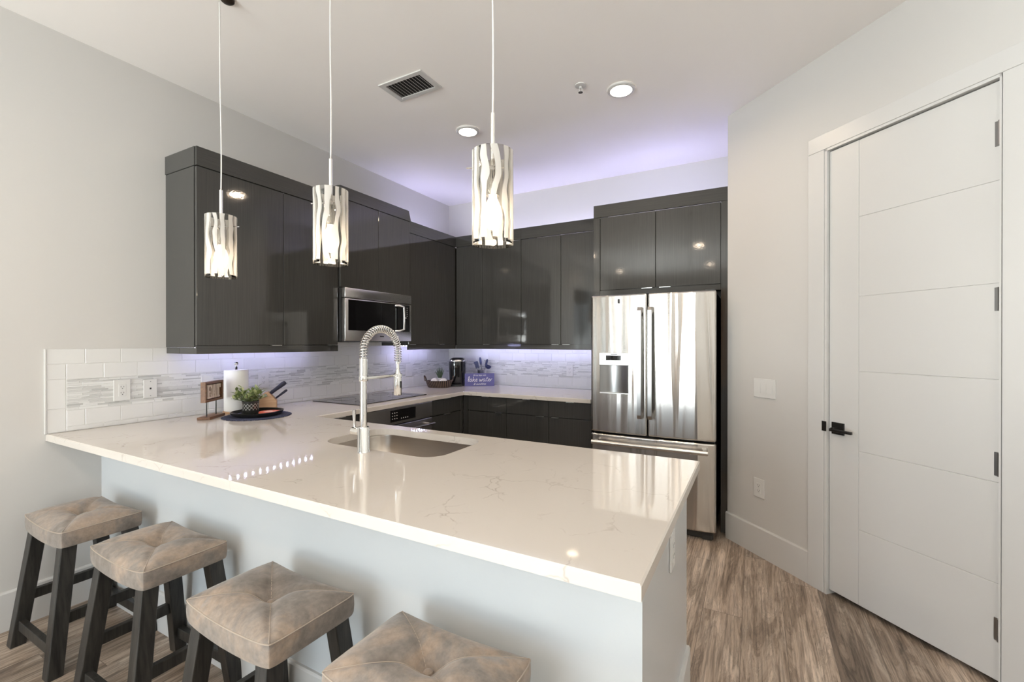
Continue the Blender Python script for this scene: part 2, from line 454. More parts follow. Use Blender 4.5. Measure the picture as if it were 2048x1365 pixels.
def text_mesh(name, body, size, mat, parent, loc, rot, depth=.0008, shear=0., align='CENTER', offset=0.):
    cu = bpy.data.curves.new(name, 'FONT'); cu.body = body; cu.size = size; cu.extrude = depth; cu.shear = shear; cu.align_x = align; cu.offset = offset
    t = bpy.data.objects.new(name, cu); C.objects.link(t)
    dg = bpy.context.evaluated_depsgraph_get(); me = bpy.data.meshes.new_from_object(t.evaluated_get(dg))
    bpy.data.objects.remove(t); bpy.data.curves.remove(cu)
    me.name = name; me.materials.clear(); me.materials.append(M[mat])
    o = bpy.data.objects.new(name, me); C.objects.link(o); o.parent = parent; o.location = loc; o.rotation_euler = rot
    return o

# ================================================================== SETTING
WD = 1.573                                    # the diagonal wall: (x + y) / sqrt2 = WD
def dg(t, off=0.):                            # point on the diagonal wall, off = distance into the room
    s = math.sqrt(.5); return ((WD - off) * s + t * s, (WD - off) * s - t * s)
T0, T1 = 2.64, 5.80
px0, py0 = dg(T0); px1, py1 = dg(T1)
struct(obj('floor', b1(-.15, XRIGHT + .15, YREAR - .12, .15, -.1, 0), 'floor'), 'grey brown wood plank floor')
struct(obj('ceiling', b1(-.15, XRIGHT + .15, YREAR - .12, .15, CEIL, CEIL + .1), 'ceiling'), 'smooth off-white ceiling')
bm = bm_new(); y0, y1, z0, z1 = LWIN
box(bm, -.12, 0, y1, .12, 0, CEIL); box(bm, -.12, 0, YREAR, y0, 0, CEIL); box(bm, -.12, 0, y0, y1, z1, CEIL); box(bm, -.12, 0, y0, y1, 0, z0)
struct(obj('wall_left', bm, 'wall'), 'plain white wall carrying the left cabinets')
for nm, (y0, y1, z0, z1), xw in (('window_2', LWIN, -.06), ('window_3', RWIN_FILL, px1 + .06)):
    w = bpy.data.objects.new(nm, None); C.objects.link(w); w.location = (xw, (y0 + y1) / 2, 0); struct(w)
    bm = bm_new(); ym = (y0 + y1) / 2
    for a, b_ in ((y0, y0 + .06), (y1 - .06, y1), (ym - .035, ym + .035)): box(bm, xw - .03, xw + .03, a, b_, z0, z1)
    box(bm, xw - .03, xw + .03, y0, y1, z0, z0 + .07); box(bm, xw - .03, xw + .03, y0, y1, z1 - .06, z1)
    obj('window_frame', bm, 'trim', w, world=True)
    bm = bm_new()
    for a, b_ in ((y0 + .06, ym - .035), (ym + .035, y1 - .06)): box(bm, xw - .002, xw + .002, a, b_, z0 + .07, z1 - .06)
    obj('window_glass', bm, 'glass', w, world=True)
struct(obj('wall_back', b1(0, px0 + .12, 0, .12, 0, CEIL), 'wall'), 'white wall behind the far cabinets and the fridge')
bm = bm_new()
prism(bm, [(px0, 0.), (px0, py0), dg(3.37), dg(3.37, -.12), (px0 + .12, py0 + .06), (px0 + .12, 0.)], 0, CEIL, 'z')
prism(bm, [dg(4.10), (px1, py1), (px1, RWIN_FILL[1]), (px1 + .12, RWIN_FILL[1]), (px1 + .12, py1 + .1), dg(4.10, -.12)], 0, CEIL, 'z')
box(bm, px1, px1 + .12, YREAR, RWIN_FILL[0], 0, CEIL); box(bm, px1, px1 + .12, RWIN_FILL[0], RWIN_FILL[1], RWIN_FILL[3], CEIL); box(bm, px1, px1 + .12, RWIN_FILL[0], RWIN_FILL[1], 0, RWIN_FILL[2])
prism(bm, [dg(3.37), dg(4.10), dg(4.10, -.12), dg(3.37, -.12)], 2.437, CEIL, 'z')
prism(bm, [dg(3.37, -.10), dg(4.10, -.10), dg(4.10, -.12), dg(3.37, -.12)], 0, 2.437, 'z')
struct(obj('wall_right', bm, 'wall'), 'white diagonal wall with the tall white door')
bm = bm_new()
xs = [-.12] + [v for w in WINS for v in w[:2]] + [XRIGHT + .12]
for i in range(0, len(xs), 2): box(bm, xs[i], xs[i + 1], YREAR - .12, YREAR, 0, CEIL)
for (x0, x1, z0, z1) in WINS:
    box(bm, x0, x1, YREAR - .12, YREAR, z1, CEIL); box(bm, x0, x1, YREAR - .12, YREAR, 0, z0)
struct(obj('wall_rear', bm, 'wall'))
for i, (x0, x1, z0, z1) in enumerate(WINS):
    w = bpy.data.objects.new('window_%d' % (i + 1), None); C.objects.link(w); w.location = ((x0 + x1) / 2, YREAR - .06, 0); struct(w)
    bm = bm_new(); xm = (x0 + x1) / 2
    for a, b_ in ((x0, x0 + .06), (x1 - .06, x1), (xm - .035, xm + .035)): box(bm, a, b_, YREAR - .09, YREAR - .03, z0, z1)
    box(bm, x0, x1, YREAR - .09, YREAR - .03, z0, z0 + .07); box(bm, x0, x1, YREAR - .09, YREAR - .03, z1 - .06, z1)
    obj('window_frame', bm, 'trim', w, world=True)
    bm = bm_new()
    for a, b_ in ((x0 + .06, xm - .035), (xm + .035, x1 - .06)): box(bm, a, b_, YREAR - .062, YREAR - .058, z0 + .07, z1 - .06)
    obj('window_glass', bm, 'glass', w, world=True)
BH = .186
def base_profile(bm, p0, p1, n, h=BH, th=.014):
    p0, p1, n = Vector((*p0, 0)), Vector((*p1, 0)), Vector((*n, 0))
    prof = [(0, 0), (th, 0), (th, h - .008), (th - .005, h), (0, h)]
    A = [bm.verts.new(p0 + n * d + Vector((0, 0, z))) for d, z in prof]; B = [bm.verts.new(p1 + n * d + Vector((0, 0, z))) for d, z in prof]
    bm.faces.new(A); bm.faces.new(B[::-1])
    for i in range(5):
        j = (i + 1) % 5; bm.faces.new((A[i], B[i], B[j], A[j]))
s2 = math.sqrt(.5)
bm = bm_new(); base_profile(bm, (0, YREAR + .02), (0, LWIN[0]), (1, 0)); base_profile(bm, (0, LWIN[1]), (0, -3.176), (1, 0)); struct(obj('baseboard_left', bm, 'trim'), 'white baseboard along the left wall')
bm = bm_new(); base_profile(bm, dg(T0 - .004), dg(3.272), (-s2, -s2)); base_profile(bm, dg(4.2), dg(T1), (-s2, -s2)); struct(obj('baseboard_right', bm, 'trim'), 'tall white baseboard between fridge and door')

# door in the diagonal wall (local x runs along the wall, local -y into the room)
d = bpy.data.objects.new('door_1', None); C.objects.link(d); d.location = (*dg(0.), 0); d.rotation_euler = (0, 0, R(-45)); struct(d, 'tall white grooved door with black lever handle')
bm = bm_new()
for a, b_ in ((3.272, 3.368), (4.102, 4.20)): box(bm, a, b_, -.019, 0, 0, 2.437, .003)
box(bm, 3.272, 4.20, -.019, 0, 2.4375, 2.524, .003)
obj('door_casing', bm, 'trim', d)
bm = bm_new(); DL, DR = 3.386, 4.090
box(bm, 3.3705, 3.383, -.017, .099, 0, 2.436); box(bm, 4.093, 4.0995, -.017, .099, 0, 2.436); box(bm, 3.3705, 4.0995, -.017, .099, 2.424, 2.4365)
obj('door_jamb', bm, 'trim', d)
bm = bm_new(); gz = [.02, .416, .819, 1.229, 1.614, 2.023, 2.418]
box(bm, DL, DR, .004, .042, .028, 2.418)
box(bm, DL, 3.5405, .0005, .007, .028, 2.418, .0016, 1)
for z0, z1 in zip(gz, gz[1:]): box(bm, 3.5415, DR, .0005, .007, max(z0 + .0005, .028), z1 - .0005, .0016, 1)
obj('door_slab', bm, 'trim', d)
for z0, z1 in ((2.159, 2.258), (1.504, 1.597), (.846, .94), (.189, .279)):
    bm = bm_new(); tube(bm, [(4.0915, -.006, z0), (4.0915, -.006, z1)], .0075, 12); box(bm, 4.072, 4.090, -.0025, .001, z0, z1)
    obj('hinge', bm, 'steel_dark', d, True)
h = obj('lever_handle', b1(3.404, 3.470, -.008, .001, .884, .948, .001), 'black_metal', d)
bm = bm_new(); tube(bm, [(3.437, -.006, .915), (3.437, -.05, .915)], .010, 14); box(bm, 3.428, 3.545, -.058, -.045, .905, .920, .002)
obj('lever', bm, 'black_metal', h, True)
obj('strike_plate', b1(3.358, 3.3845, -.0205, -.017, .893, .947), 'chrome', h)

# ================================================================== PENINSULA
PF, PB, PXE = -3.175, -2.372, 2.913
bm = bm_new()
box(bm, 0, PXE, PF, PF + .115, 0, .880); box(bm, PXE - .10, PXE, PF + .115, PB - .012, 0, .880)
struct(obj('wall_peninsula', bm, 'pony'), 'white half wall carrying the peninsula counter')
bm = bm_new(); base_profile(bm, (0.015, PF), (PXE + .013, PF), (0, -1)); base_profile(bm, (PXE, PF - .013), (PXE, PB - .012), (1, 0))
struct(obj('baseboard_peninsula', bm, 'trim'), 'white baseboard around the half wall')

# countertop: one slab, U-shaped, with the sink cut out
CT, CB = .914, .881
XL, YB, XR, YF = .724, -.746, 2.959, -3.395
def rrect(x0, x1, y0, y1, r, n=10):
    p = []
    for cx, cy, a0 in ((x1 - r, y1 - r, 0), (x0 + r, y1 - r, 90), (x0 + r, y0 + r, 180), (x1 - r, y0 + r, 270)):
        for i in range(n + 1):
            a = R(a0 + 90 * i / n); p.append((cx + r * math.cos(a), cy + r * math.sin(a)))
    return p
SX0, SX1, SY0, SY1 = 1.352, 2.028, -2.848, -2.453
hole = rrect(SX0, SX1, SY0, SY1, .095)
outer = [(0.001, YF), (XR, YF), (XR, PB), (XL, PB), (XL, YB), (1.972, YB), (1.972, -.001), (0.001, -.001)]
bm = bm_new()
def ring(poly, z): return [bm.verts.new((x, y, z)) for x, y in poly]
EB = .004
def inset(poly, dd):
    out = []
    n = len(poly)
    for i in range(n):
        a, b_, c = Vector(poly[i - 1]), Vector(poly[i]), Vector(poly[(i + 1) % n])
        e1, e2 = (b_ - a).normalized(), (c - b_).normalized(); n1, n2 = Vector((-e1.y, e1.x)), Vector((-e2.y, e2.x))
        k = dd / max(.2, 1 + n1.dot(n2)); out.append(tuple(b_ + (n1 + n2) * k))
    return out
o1 = ring(inset(outer, EB), CT); o2 = ring(outer, CT - EB); o3 = ring(outer, CB)
h1 = ring(hole, CT); h3 = ring(hole, CB)
def band(a, b_):
    for i in range(len(a)):
        j = (i + 1) % len(a); bm.faces.new((a[i], a[j], b_[j], b_[i]))
band(o1, o2); band(o2, o3); band(h1, h3)
for O_, H_ in ((o1, h1), (o3, h3)):
    es = []
    for loop in (O_, H_):
        for i in range(len(loop)):
            e_ = bm.edges.get((loop[i], loop[(i + 1) % len(loop)])); es.append(e_)
    bmesh.ops.triangle_fill(bm, use_beauty=True, edges=es)
ct = tag(obj('countertop', bm, 'quartz'), 'polished white veined quartz countertop wrapping from the peninsula to the fridge', 'countertop')

# undermount sink
s = thing('sink', 'stainless steel undermount sink set into the peninsula', 'sink', ((SX0 + SX1) / 2, (SY0 + SY1) / 2, .70))
bm = bm_new()
loops = []
for off, z in ((.022, CB - .001), (-.006, CB - .001), (-.004, CB - .006), (-.002, CB - .012), (.004, .73), (.03, .705), (.06, .70)):
    loops.append(ring(rrect(SX0 - .008 + off if off > 0 and z < .8 else SX0 - .008 - (.022 if off == .022 else 0) - min(0, off) * -1, SX1 + .008 - off if off > 0 and z < .8 else SX1 + .008 + (.022 if off == .022 else 0), SY0 - .008 + off if off > 0 and z < .8 else SY0 - .008 - (.022 if off == .022 else 0), SY1 + .008 - off if off > 0 and z < .8 else SY1 + .008 + (.022 if off == .022 else 0), .10), z))
for a, b_ in zip(loops, loops[1:]): band(a, b_)
bm.faces.new(loops[-1])
obj('basin', bm, 'sink_steel', s, True, True, 60)
bm = bm_new(); lathe(bm, [(.045, .7005), (.045, .704), (.036, .704), (.030, .7015)], 24, (1.69, -2.62, 0)); obj('drain', bm, 'chrome', s, True, True)

# faucet
FX, FY = 1.695, -2.897
f = thing('faucet', 'tall chrome pull-down spring faucet beside the sink', 'faucet', (FX, FY, CT))
bm = bm_new(); lathe(bm, [(.027, 0), (.027, .004), (.0245, .008), (.0245, .104), (.022, .108), (.015, .109)], 28); obj('base', bm, 'chrome', f, True)
bm = bm_new(); lathe(bm, [(.0148, .107), (.0148, .317), (.012, .318)], 24); obj('riser', bm, 'chrome', f, True)
bm = bm_new()
prof = [(.0155, .318)]
for i in range(14):
    z = .320 + i * .0053; prof += [(.0175, z), (.0175, z + .0034), (.0158, z + .0038), (.0158, z + .0052)]
lathe(bm, prof + [(.0155, .396)], 24); obj('ribbed_grip', bm, 'chrome', f, True, angle=30)
SPAN = .207; RA = SPAN / 2
path = [(0, 0, .39 + .035 * i / 4) for i in range(4)]
zc = .425
for i in range(33):
    a = PI - PI * i / 32; path.append((0, RA + RA * math.cos(a), zc + RA * .95 * math.sin(a)))
path += [(0, SPAN, zc - .05 * i / 4) for i in range(1, 5)]
bm = bm_new(); tube(bm, path + [(0, SPAN, .30)], .0065, 10); obj('hose', bm, 'steel_dark', f, True)
# coil around the hose
seglen = [0]
for a, b_ in zip(path, path[1:]): seglen.append(seglen[-1] + (Vector(b_) - Vector(a)).length)
tot = seglen[-1]; turns = 36; N = turns * 12; pts = []
def at(sv):
    for i in range(len(seglen) - 1):
        if sv <= seglen[i + 1] + 1e-9:
            k = (sv - seglen[i]) / max(1e-9, seglen[i + 1] - seglen[i]); a, b_ = Vector(path[i]), Vector(path[i + 1])
            return a.lerp(b_, k), (b_ - a).normalized()
    return Vector(path[-1]), Vector((0, 0, -1))
for i in range(N + 1):
    p, t = at(tot * i / N); nx = Vector((1, 0, 0)); nb = t.cross(nx); a = 2 * PI * turns * i / N
    pts.append(p + (nx * math.cos(a) + nb * math.sin(a)) * .0155)
bm = bm_new(); tube(bm, pts, .0023, 7); obj('spring', bm, 'chrome', f, True, angle=80)
bm = bm_new(); lathe(bm, [(.009, .375), (.0125, .374), (.0125, .366), (.0085, .364), (.0085, .335), (.013, .325), (.013, .312), (.017, .305), (.018, .295), (.0185, .225), (.016, .220), (.003, .2195)], 24, (0, SPAN, 0)); obj('spray_head', bm, 'chrome', f, True)
obj('spray_button', b1(.0175, .0205, SPAN - .005, SPAN + .005, .255, .285, .001), 'black_plastic', f)
bm = bm_new(); box(bm, -.005, .005, .012, SPAN - .012, .306, .318, .002); lathe(bm, [(.0178, .300), (.0195, .303), (.0195, .320), (.0178, .323)], 20, (0, 0, 0), cap=False); lathe(bm, [(.015, .304), (.021, .306), (.021, .318), (.015, .320)], 20, (0, SPAN, 0), cap=False)
obj('holder_arm', bm, 'chrome', f, True)
bm = bm_new(); tube(bm, [(-.02, 0, .085), (-.062, 0, .085)], .017, 18); tube(bm, [(-.052, 0, .098), (-.054, 0, .125), (-.056, 0, .175)], [.0045, .006, .0085], 10); obj('lever', bm, 'chrome', f, True)

# ================================================================== CABINETS
def pull(parent, x0, x1, y, z, down=True):
    bm = bm_new(); box(bm, x0, x1, y - .012, y + .004, z - (.003 if down else 0), z + (0 if down else .003)); obj('pull_tab', bm, 'alu', parent)
def upper(label, loc, rotz, w, zb, zt, depth, doors, crown_top, rail_z=None, crown_w=None, slant=0., left_side=False, group=None, body_x=None):
    t = thing('wall_cabinet', label, 'cabinet', loc, rotz, group)
    bx0, bx1 = body_x or (0, w)
    obj('body', b1(bx0, bx1, -(depth - .026), -.001, zb - .012, zt), 'cab', t)
    for (x0, x1, tab) in doors:
        dr = obj('door', b1(x0 + .0015, x1 - .0015, -depth, -(depth - .02), zb, zt - .004, .002, 2), 'cab', t)
        if tab == 'l': pull(dr, x0 + .02, x0 + .09, -depth, zb - .0005)
        if tab == 'r': pull(dr, x1 - .09, x1 - .02, -depth, zb - .0005)
    bm = bm_new()
    prism(bm, [(0, zt + .001), (w + slant, zt + .001), (w, crown_top), (0, crown_top)], -(depth + .002), -(depth - .016), 'y')
    box(bm, -.004, .014, -(depth - .0165), -.001, zt + .001, crown_top); box(bm, w - .016, w, -(depth - .0165), -.001, zt + .001, crown_top)
    obj('crown', bm, 'cabh', t)
    if rail_z:
        bm = bm_new(); box(bm, 0, w, -(depth), -(depth - .018), rail_z, zb - .004)
        if left_side: box(bm, 0, .018, -(depth - .0185), -.008, rail_z, zb - .014)
        obj('light_rail', bm, 'cabh', t)
    return t
DB, CBM, CTP, RLZ = 1.361, 2.394, 2.503, 1.312
Y1 = -2.868
upper('tall dark gloss two-door wall cabinet nearest the pendants, above the paper towels', (0, Y1, 0), 90, .989, DB, CBM, .342, [(0, .539, 'r'), (.539, .989, 'r')], CTP, RLZ, left_side=True)
upper('short dark gloss two-door cabinet directly above the microwave, with raised crown', (0, -1.876, 0), 90, .775, 1.806, 2.490, .360, [(0.004, .399, 'r'), (.399, .79, 'l')], 2.584, None, slant=.03)
upper('dark gloss wall cabinet right of the microwave reaching into the corner', (0, -1.084, 0), 90, .742, DB, CBM, .342, [(0, .438, 'l'), (.438, .739, 'l')], CTP, RLZ, body_x=(.002, 1.05))
upper('dark gloss wall cabinet on the far wall at the corner, above the coffee maker', (.345, 0, 0), 0, .779, DB, CBM, .342, [(.003, .328, None), (.328, .779, 'l')], CTP, RLZ)
upper('dark gloss two-door wall cabinet on the far wall beside the fridge tower', (1.125, 0, 0), 0, .850, DB, CBM, .342, [(0, .421, 'r'), (.421, .848, 'l')], CTP, RLZ)
# cabinet over the fridge, with the tall side panels of the tower
t = thing('wall_cabinet', 'deep dark gloss two-door cabinet above the stainless fridge', 'cabinet', (1.977, 0, 0))
FD = .684
obj('body', b1(.054, .953, -(FD - .026), -.001, 1.775, 2.402), 'cab', t)
for x0, x1, tab in ((.054, .495, 'r'), (.495, .953, 'l')):
    dr = obj('door', b1(x0 + .002, x1 - .002, -FD, -(FD - .02), 1.806, 2.398, .0012, 1), 'cab', t)
    pull(dr, x1 - .105 if tab == 'r' else x0 + .03, x1 - .025 if tab == 'r' else x0 + .11, -FD, 1.8055)
obj('bottom_rail', b1(.054, .953, -FD, -(FD - .02), 1.762, 1.802), 'cabh', t)
obj('side_panel', b1(0, .052, -FD, -.001, 0, 2.402), 'cab', t)
obj('side_panel', b1(.955, .998, -FD, -.001, 0, 2.402), 'cab', t)
bm = bm_new(); box(bm, 0, .998, -(FD + .002), -(FD - .016), 2.404, CTP); box(bm, -.003, .014, -(FD - .0165), -.001, 2.404, CTP); obj('crown', bm, 'cabh', t)

def base_unit(label, loc, rotz, w, depth, fronts, ztop=.879, group=None, kick=True, front='cab'):
    t = thing('base_cabinet', label, 'cabinet', loc, rotz, group)
    obj('body', b1(0, w, -(depth - .026), -.002, .10, ztop), 'cab', t)
    if kick: obj('toe_kick', b1(0, w, -(depth - .08), -.002, 0, .0995), 'dark_case', t)
    for (nm, x0, x1, z0, z1, tab) in fronts:
        dr = obj(nm, b1(x0 + .0015, x1 - .0015, -depth, -(depth - .02), z0, z1, .0012, 1), front, t)
        if tab: pull(dr, tab[0], tab[1], -depth, z1 + .0005, False)
    return t
ZD0, ZD1, ZW0, ZW1 = .105, .735, .741, .874
def std(w, dt, wt): return [('door', 0, w, ZD0, ZD1, dt), ('drawer', 0, w, ZW0, ZW1, wt)]
base_unit('dark gloss base cabinet on the far wall, nearest the corner', (.757, 0, 0), 0, .416, .725, std(.416, (.307, .373), (.16, .23)))
base_unit('dark gloss base cabinet in the middle of the far wall', (1.174, 0, 0), 0, .415, .725, std(.415, (.30, .37), (.168, .235)))
base_unit('dark gloss base cabinet on the far wall, against the fridge tower', (1.590, 0, 0), 0, .384, .725, std(.384, (.03, .092), (.162, .229)))
base_unit('dark gloss base cabinet right of the built-in oven', (0, -1.206, 0), 90, .478, .702, [('door', 0, .44, ZD0, ZD1, (.18, .266)), ('drawer', 0, .44, ZW0, ZW1, (.18, .27)), ('corner_filler', .44, .478, ZD0, ZW1, None)])
base_unit('dark gloss base cabinet left of the built-in oven, behind the faucet', (0, -2.366, 0), 90, .402, .702, std(.402, (.1, .166), (.17, .236)))
base_unit('white sink cabinet on the kitchen side of the peninsula', (2.06, -3.058, 0), 180, 1.32, .66, [('door', .01 + .65 * i, .65 * (i + 1), ZD0, .874, (.3 + .6 * i, .366 + .6 * i)) for i in range(2)], ztop=.66, front='pony')
t = thing('dishwasher', 'white dishwasher on the kitchen side of the peninsula', 'dishwasher', (2.80, -3.058, 0), 180)
obj('tub', b1(.05, .715, -.62, -.02, .10, .86), 'dark_case', t)
obj('door', b1(.05, .715, -.66, -.6205, .10, .872, .004), 'pony', t)
bm = bm_new(); tube(bm, [(.09, -.70, .80), (.675, -.70, .80)], .011, 12)
for x in (.13, .635): tube(bm, [(x, -.661, .80), (x, -.70, .80)], .007, 10)
obj('handle', bm, 'steel', t, True)
obj('kick_panel', b1(.05, .715, -.58, -.5, 0, .095), 'dark_case', t)
tag(obj('corner_post', b1(.7035, .7555, -.724, -.70, .10, .879), 'cab'), 'narrow dark filler strip in the inner corner of the base cabinets', 'filler strip')

# built-in oven
t = thing('built_in_oven', 'stainless built-in oven under the cooktop', 'oven', (0, -1.956, 0), 90)
obj('body', b1(.004, .742, -.69, -.06, .105, .876), 'dark_case', t)
obj('control_panel', b1(.004, .744, -.716, -.6905, .748, .876, .003), 'steel', t)
dp = obj('display', b1(.245, .532, -.7175, -.7162, .768, .858), 'black_glass', t)
bm = bm_new()
for i in range(3):
    for j in range(3): box(bm, .262 + i * .024, .270 + i * .024, -.7185, -.7176, .79 + j * .022, .795 + j * .022)
obj('number_marks', bm, 'white_plastic', dp); bm = bm_new()
for i in range(4): box(bm, .36 + i * .024, .368 + i * .024, -.7185, -.7176, .784, .790)
obj('icon_marks', bm, 'white_plastic', dp)
dr = obj('door', b1(.004, .744, -.716, -.6905, .125, .738, .003), 'steel', t)
obj('door_glass', b1(.07, .678, -.7178, -.7162, .2, .64), 'black_glass', dr)
bm = bm_new(); tube(bm, [(.03, -.765, .697), (.718, -.765, .697)], .010, 14)
for x in (.07, .678): tube(bm, [(x, -.717, .697), (x, -.765, .697)], .008, 10)
obj('handle', bm, 'steel', dr, True)

# cooktop
t = thing('cooktop', 'black glass cooktop set into the left counter', 'cooktop', (.335, -1.515, CT))
obj('glass_top', b1(-.257, .257, -.386, .386, .0002, .0055, .0015, 1), 'cook_glass', t)
for (x, y, r) in ((-.11, -.2, .09), (.12, -.2, .075), (-.11, .2, .075), (.12, .2, .105)):
    bm = bm_new(); lathe(bm, [(r, .0056), (r, .006), (r - .003, .006), (r - .003, .0056)], 48, (x, y, 0), cap=False); obj('burner_ring', bm, 'dark_case', t)

# microwave (local x along the wall)
t = thing('microwave', 'stainless over-the-range microwave under the short cabinet', 'microwave', (0, -1.868, 1.387), 90)
MD = .408; MW = .748
obj('body', b1(.002, MW - .002, -.36, -.01, 0, .414), 'dark_case', t)
bm = bm_new(); box(bm, 0, MW, -MD, -.3605, .336, .4145, .006); obj('vent_band', bm, 'steel', t, True)
dr = obj('door', b1(0, MW, -MD, -.3605, .003, .332, .006), 'steel', t, True)
obj('door_glass', b1(.03, .578, -(MD + .0015), -(MD - .002), .085, .322), 'black_glass', dr)
obj('control_panel', b1(.58, .722, -(MD + .0015), -(MD - .002), .085, .322), 'black_glass', t)
for i in range(2):
    bm = bm_new()
    for j in range(5): box(bm, .655 + i * .03, .662 + i * .03, -(MD + .0025), -(MD + .0016), .225 + j * .018, .229 + j * .018)
    obj('keypad_marks', bm, 'offwhite', t)
obj('start_mark', b1(.66, .678, -(MD + .0025), -(MD + .0016), .206, .214), 'offwhite', t)
bm = bm_new()
tube(bm, [(.545, -(MD - .002), .312), (.560, -(MD + .03), .312), (.60, -(MD + .045), .300), (.603, -(MD + .047), .205), (.60, -(MD + .045), .105), (.560, -(MD + .03), .092), (.545, -(MD - .002), .092)], .010, 12)
obj('handle', bm, 'alu', dr, True)
obj('brand_mark', b1(.36, .405, -(MD + .001), -(MD - .002), .038, .046), 'dark_slot', dr)
for x in (.15, .55): obj('filter_grille', b1(x - .1, x + .1, -.30, -.08, -.006, .0), 'steel_dark', t)

# ================================================================== FRIDGE
t = thing('refrigerator', 'stainless french-door refrigerator with ice dispenser', 'refrigerator', (2.022, -.912, 0))
W = .893
obj('body', b1(.008, W - .012, .075, .84, .05, 1.735), 'dark_case', t)
def holed_door(x0, x1, z0, z1, th, hole=None, bev=.014):
    bm = bm_new()
    if not hole:
        box(bm, x0, x1, 0, th, z0, z1, bev, 4); return bm
    hx0, hx1, hz0, hz1, hd = hole
    vs = box(bm, x0, x1, 0, th, z0, z1, bev, 4)
    ff = max((f for f in bm.faces if abs(f.normal.y) > .99 and all(abs(v.co.y) < 1e-5 for v in f.verts)), key=lambda f: f.calc_area()) if True else None
    outer_v = list(ff.verts); bm.faces.remove(ff)
    hv = [bm.verts.new(p) for p in ((hx0, 0, hz0), (hx1, 0, hz0), (hx1, 0, hz1), (hx0, 0, hz1))]
    def near(px, pz): return min(outer_v, key=lambda v: (v.co.x - px) ** 2 + (v.co.z - pz) ** 2)
    ov = [near(x0, z0), near(x1, z0), near(x1, z1), near(x0, z1)]
    for i in range(4):
        j = (i + 1) % 4; bm.faces.new((ov[i], ov[j], hv[j], hv[i]))
    dv = [bm.verts.new((v.co.x, hd, v.co.z)) for v in hv]
    for i in range(4):
        j = (i + 1) % 4; bm.faces.new((hv[i], hv[j], dv[j], dv[i]))
    bm.faces.new(dv)
    return bm
bm_normal_fix = lambda bm: bmesh.ops.recalc_face_normals(bm, faces=bm.faces)
bmx = bm_new(); bmx.free()
def mk_door(*a, **k):
    bm = holed_door(*a, **k); bm_normal_fix(bm)
    for i in range(1, 40):                       # slice so the front can bow gently across the whole width
        bmesh.ops.bisect_plane(bm, geom=list(bm.verts) + list(bm.edges) + list(bm.faces), plane_co=(W * i / 40, 0, 0), plane_no=(1, 0, 0))
    for v in bm.verts:
        u = min(1., abs(v.co.x - W / 2) / (W / 2))
        if v.co.y < .03: v.co.y += .018 * u ** 4
    return bm
SPL = .436
dl = obj('door', mk_door(0, SPL - .003, .69, 1.740, .07, (.076, .298, .99, 1.297, .05)), 'fridge_steel', t, True, angle=50)
dl['label'] = 'left refrigerator door with the dispenser'
drr = obj('door', mk_door(SPL + .003, W, .69, 1.740, .07), 'fridge_steel', t, True, angle=50)
drw = obj('freezer_drawer', mk_door(0, W, .060, .678, .07), 'fridge_steel', t, True, angle=50)
for q in (dl, drr, drw): flatten(q)
# dispenser
obj('dispenser_panel', b1(.074, .300, -.004, .045, 1.206, 1.300, .002), 'panel_steel', dl)
obj('display', b1(.128, .243, -.0055, -.0042, 1.243, 1.280), 'black_glass', dl)
bm = bm_new()
for x in (.094, .112):
    for z in (1.250, 1.266): box(bm, x - .004, x + .004, -.0052, -.0042, z - .0035, z + .0035)
obj('button_marks', bm, 'white_plastic', dl); bm = bm_new()
for x in (.254, .268):
    for z in (1.250, 1.266): box(bm, x - .004, x + .004, -.0052, -.0042, z - .0035, z + .0035)
obj('button_marks', bm, 'white_plastic', dl)
obj('brand_mark', b1(.165, .215, -.0052, -.0042, 1.286, 1.291), 'dark_slot', dl)
bm = bm_new()
K = 14
A = [[bm.verts.new((.078 + .218 * i / K, .048 - .040 * (abs(i / K * 2 - 1)) ** 2.2, z)) for i in range(K + 1)] for z in (.993, 1.205)]
for i in range(K): bm.faces.new((A[0][i], A[0][i + 1], A[1][i + 1], A[1][i]))
obj('dispenser_recess', bm, 'steel_dark', dl, True)
obj('dispenser_tray', b1(.078, .296, -.002, .046, .990, .998, .001), 'alu', dl)
obj('badge', b1(.217, .232, -.0015, .0005, 1.672, 1.706, .0005), 'dark_slot', dl)
for x0, dpar in ((.374, dl), (.449, drr)):
    bm = bm_new(); prism(bm, [(-.052, .823), (-.064, .85), (-.064, 1.61), (-.052, 1.637), (-.0005, 1.637), (-.0005, 1.605), (-.044, 1.575), (-.044, .885), (-.0005, .855), (-.0005, .823)], x0, x0 + .028, 'x')
    obj('handle', bm, 'bar_steel', dpar)
bm = bm_new(); tube(bm, [(.03, -.05, .623), (W - .045, -.05, .623)], .0155, 16)
for x in (.055, W - .07): box(bm, x - .012, x + .012, -.05, .001, .612, .634, .002)
obj('handle', bm, 'alu', drw, True)
obj('grille', b1(.01, W - .02, .05, .074, .008, .058), 'dark_case', t)
for x in (.02, W - .09): obj('foot', b1(x, x + .06, .045, .12, 0, .035), 'dark_case', t)
for x in (.01, W - .07): obj('hinge_cover', b1(x, x + .06, .03, .15, 1.7355, 1.748, .003), 'dark_case', t)

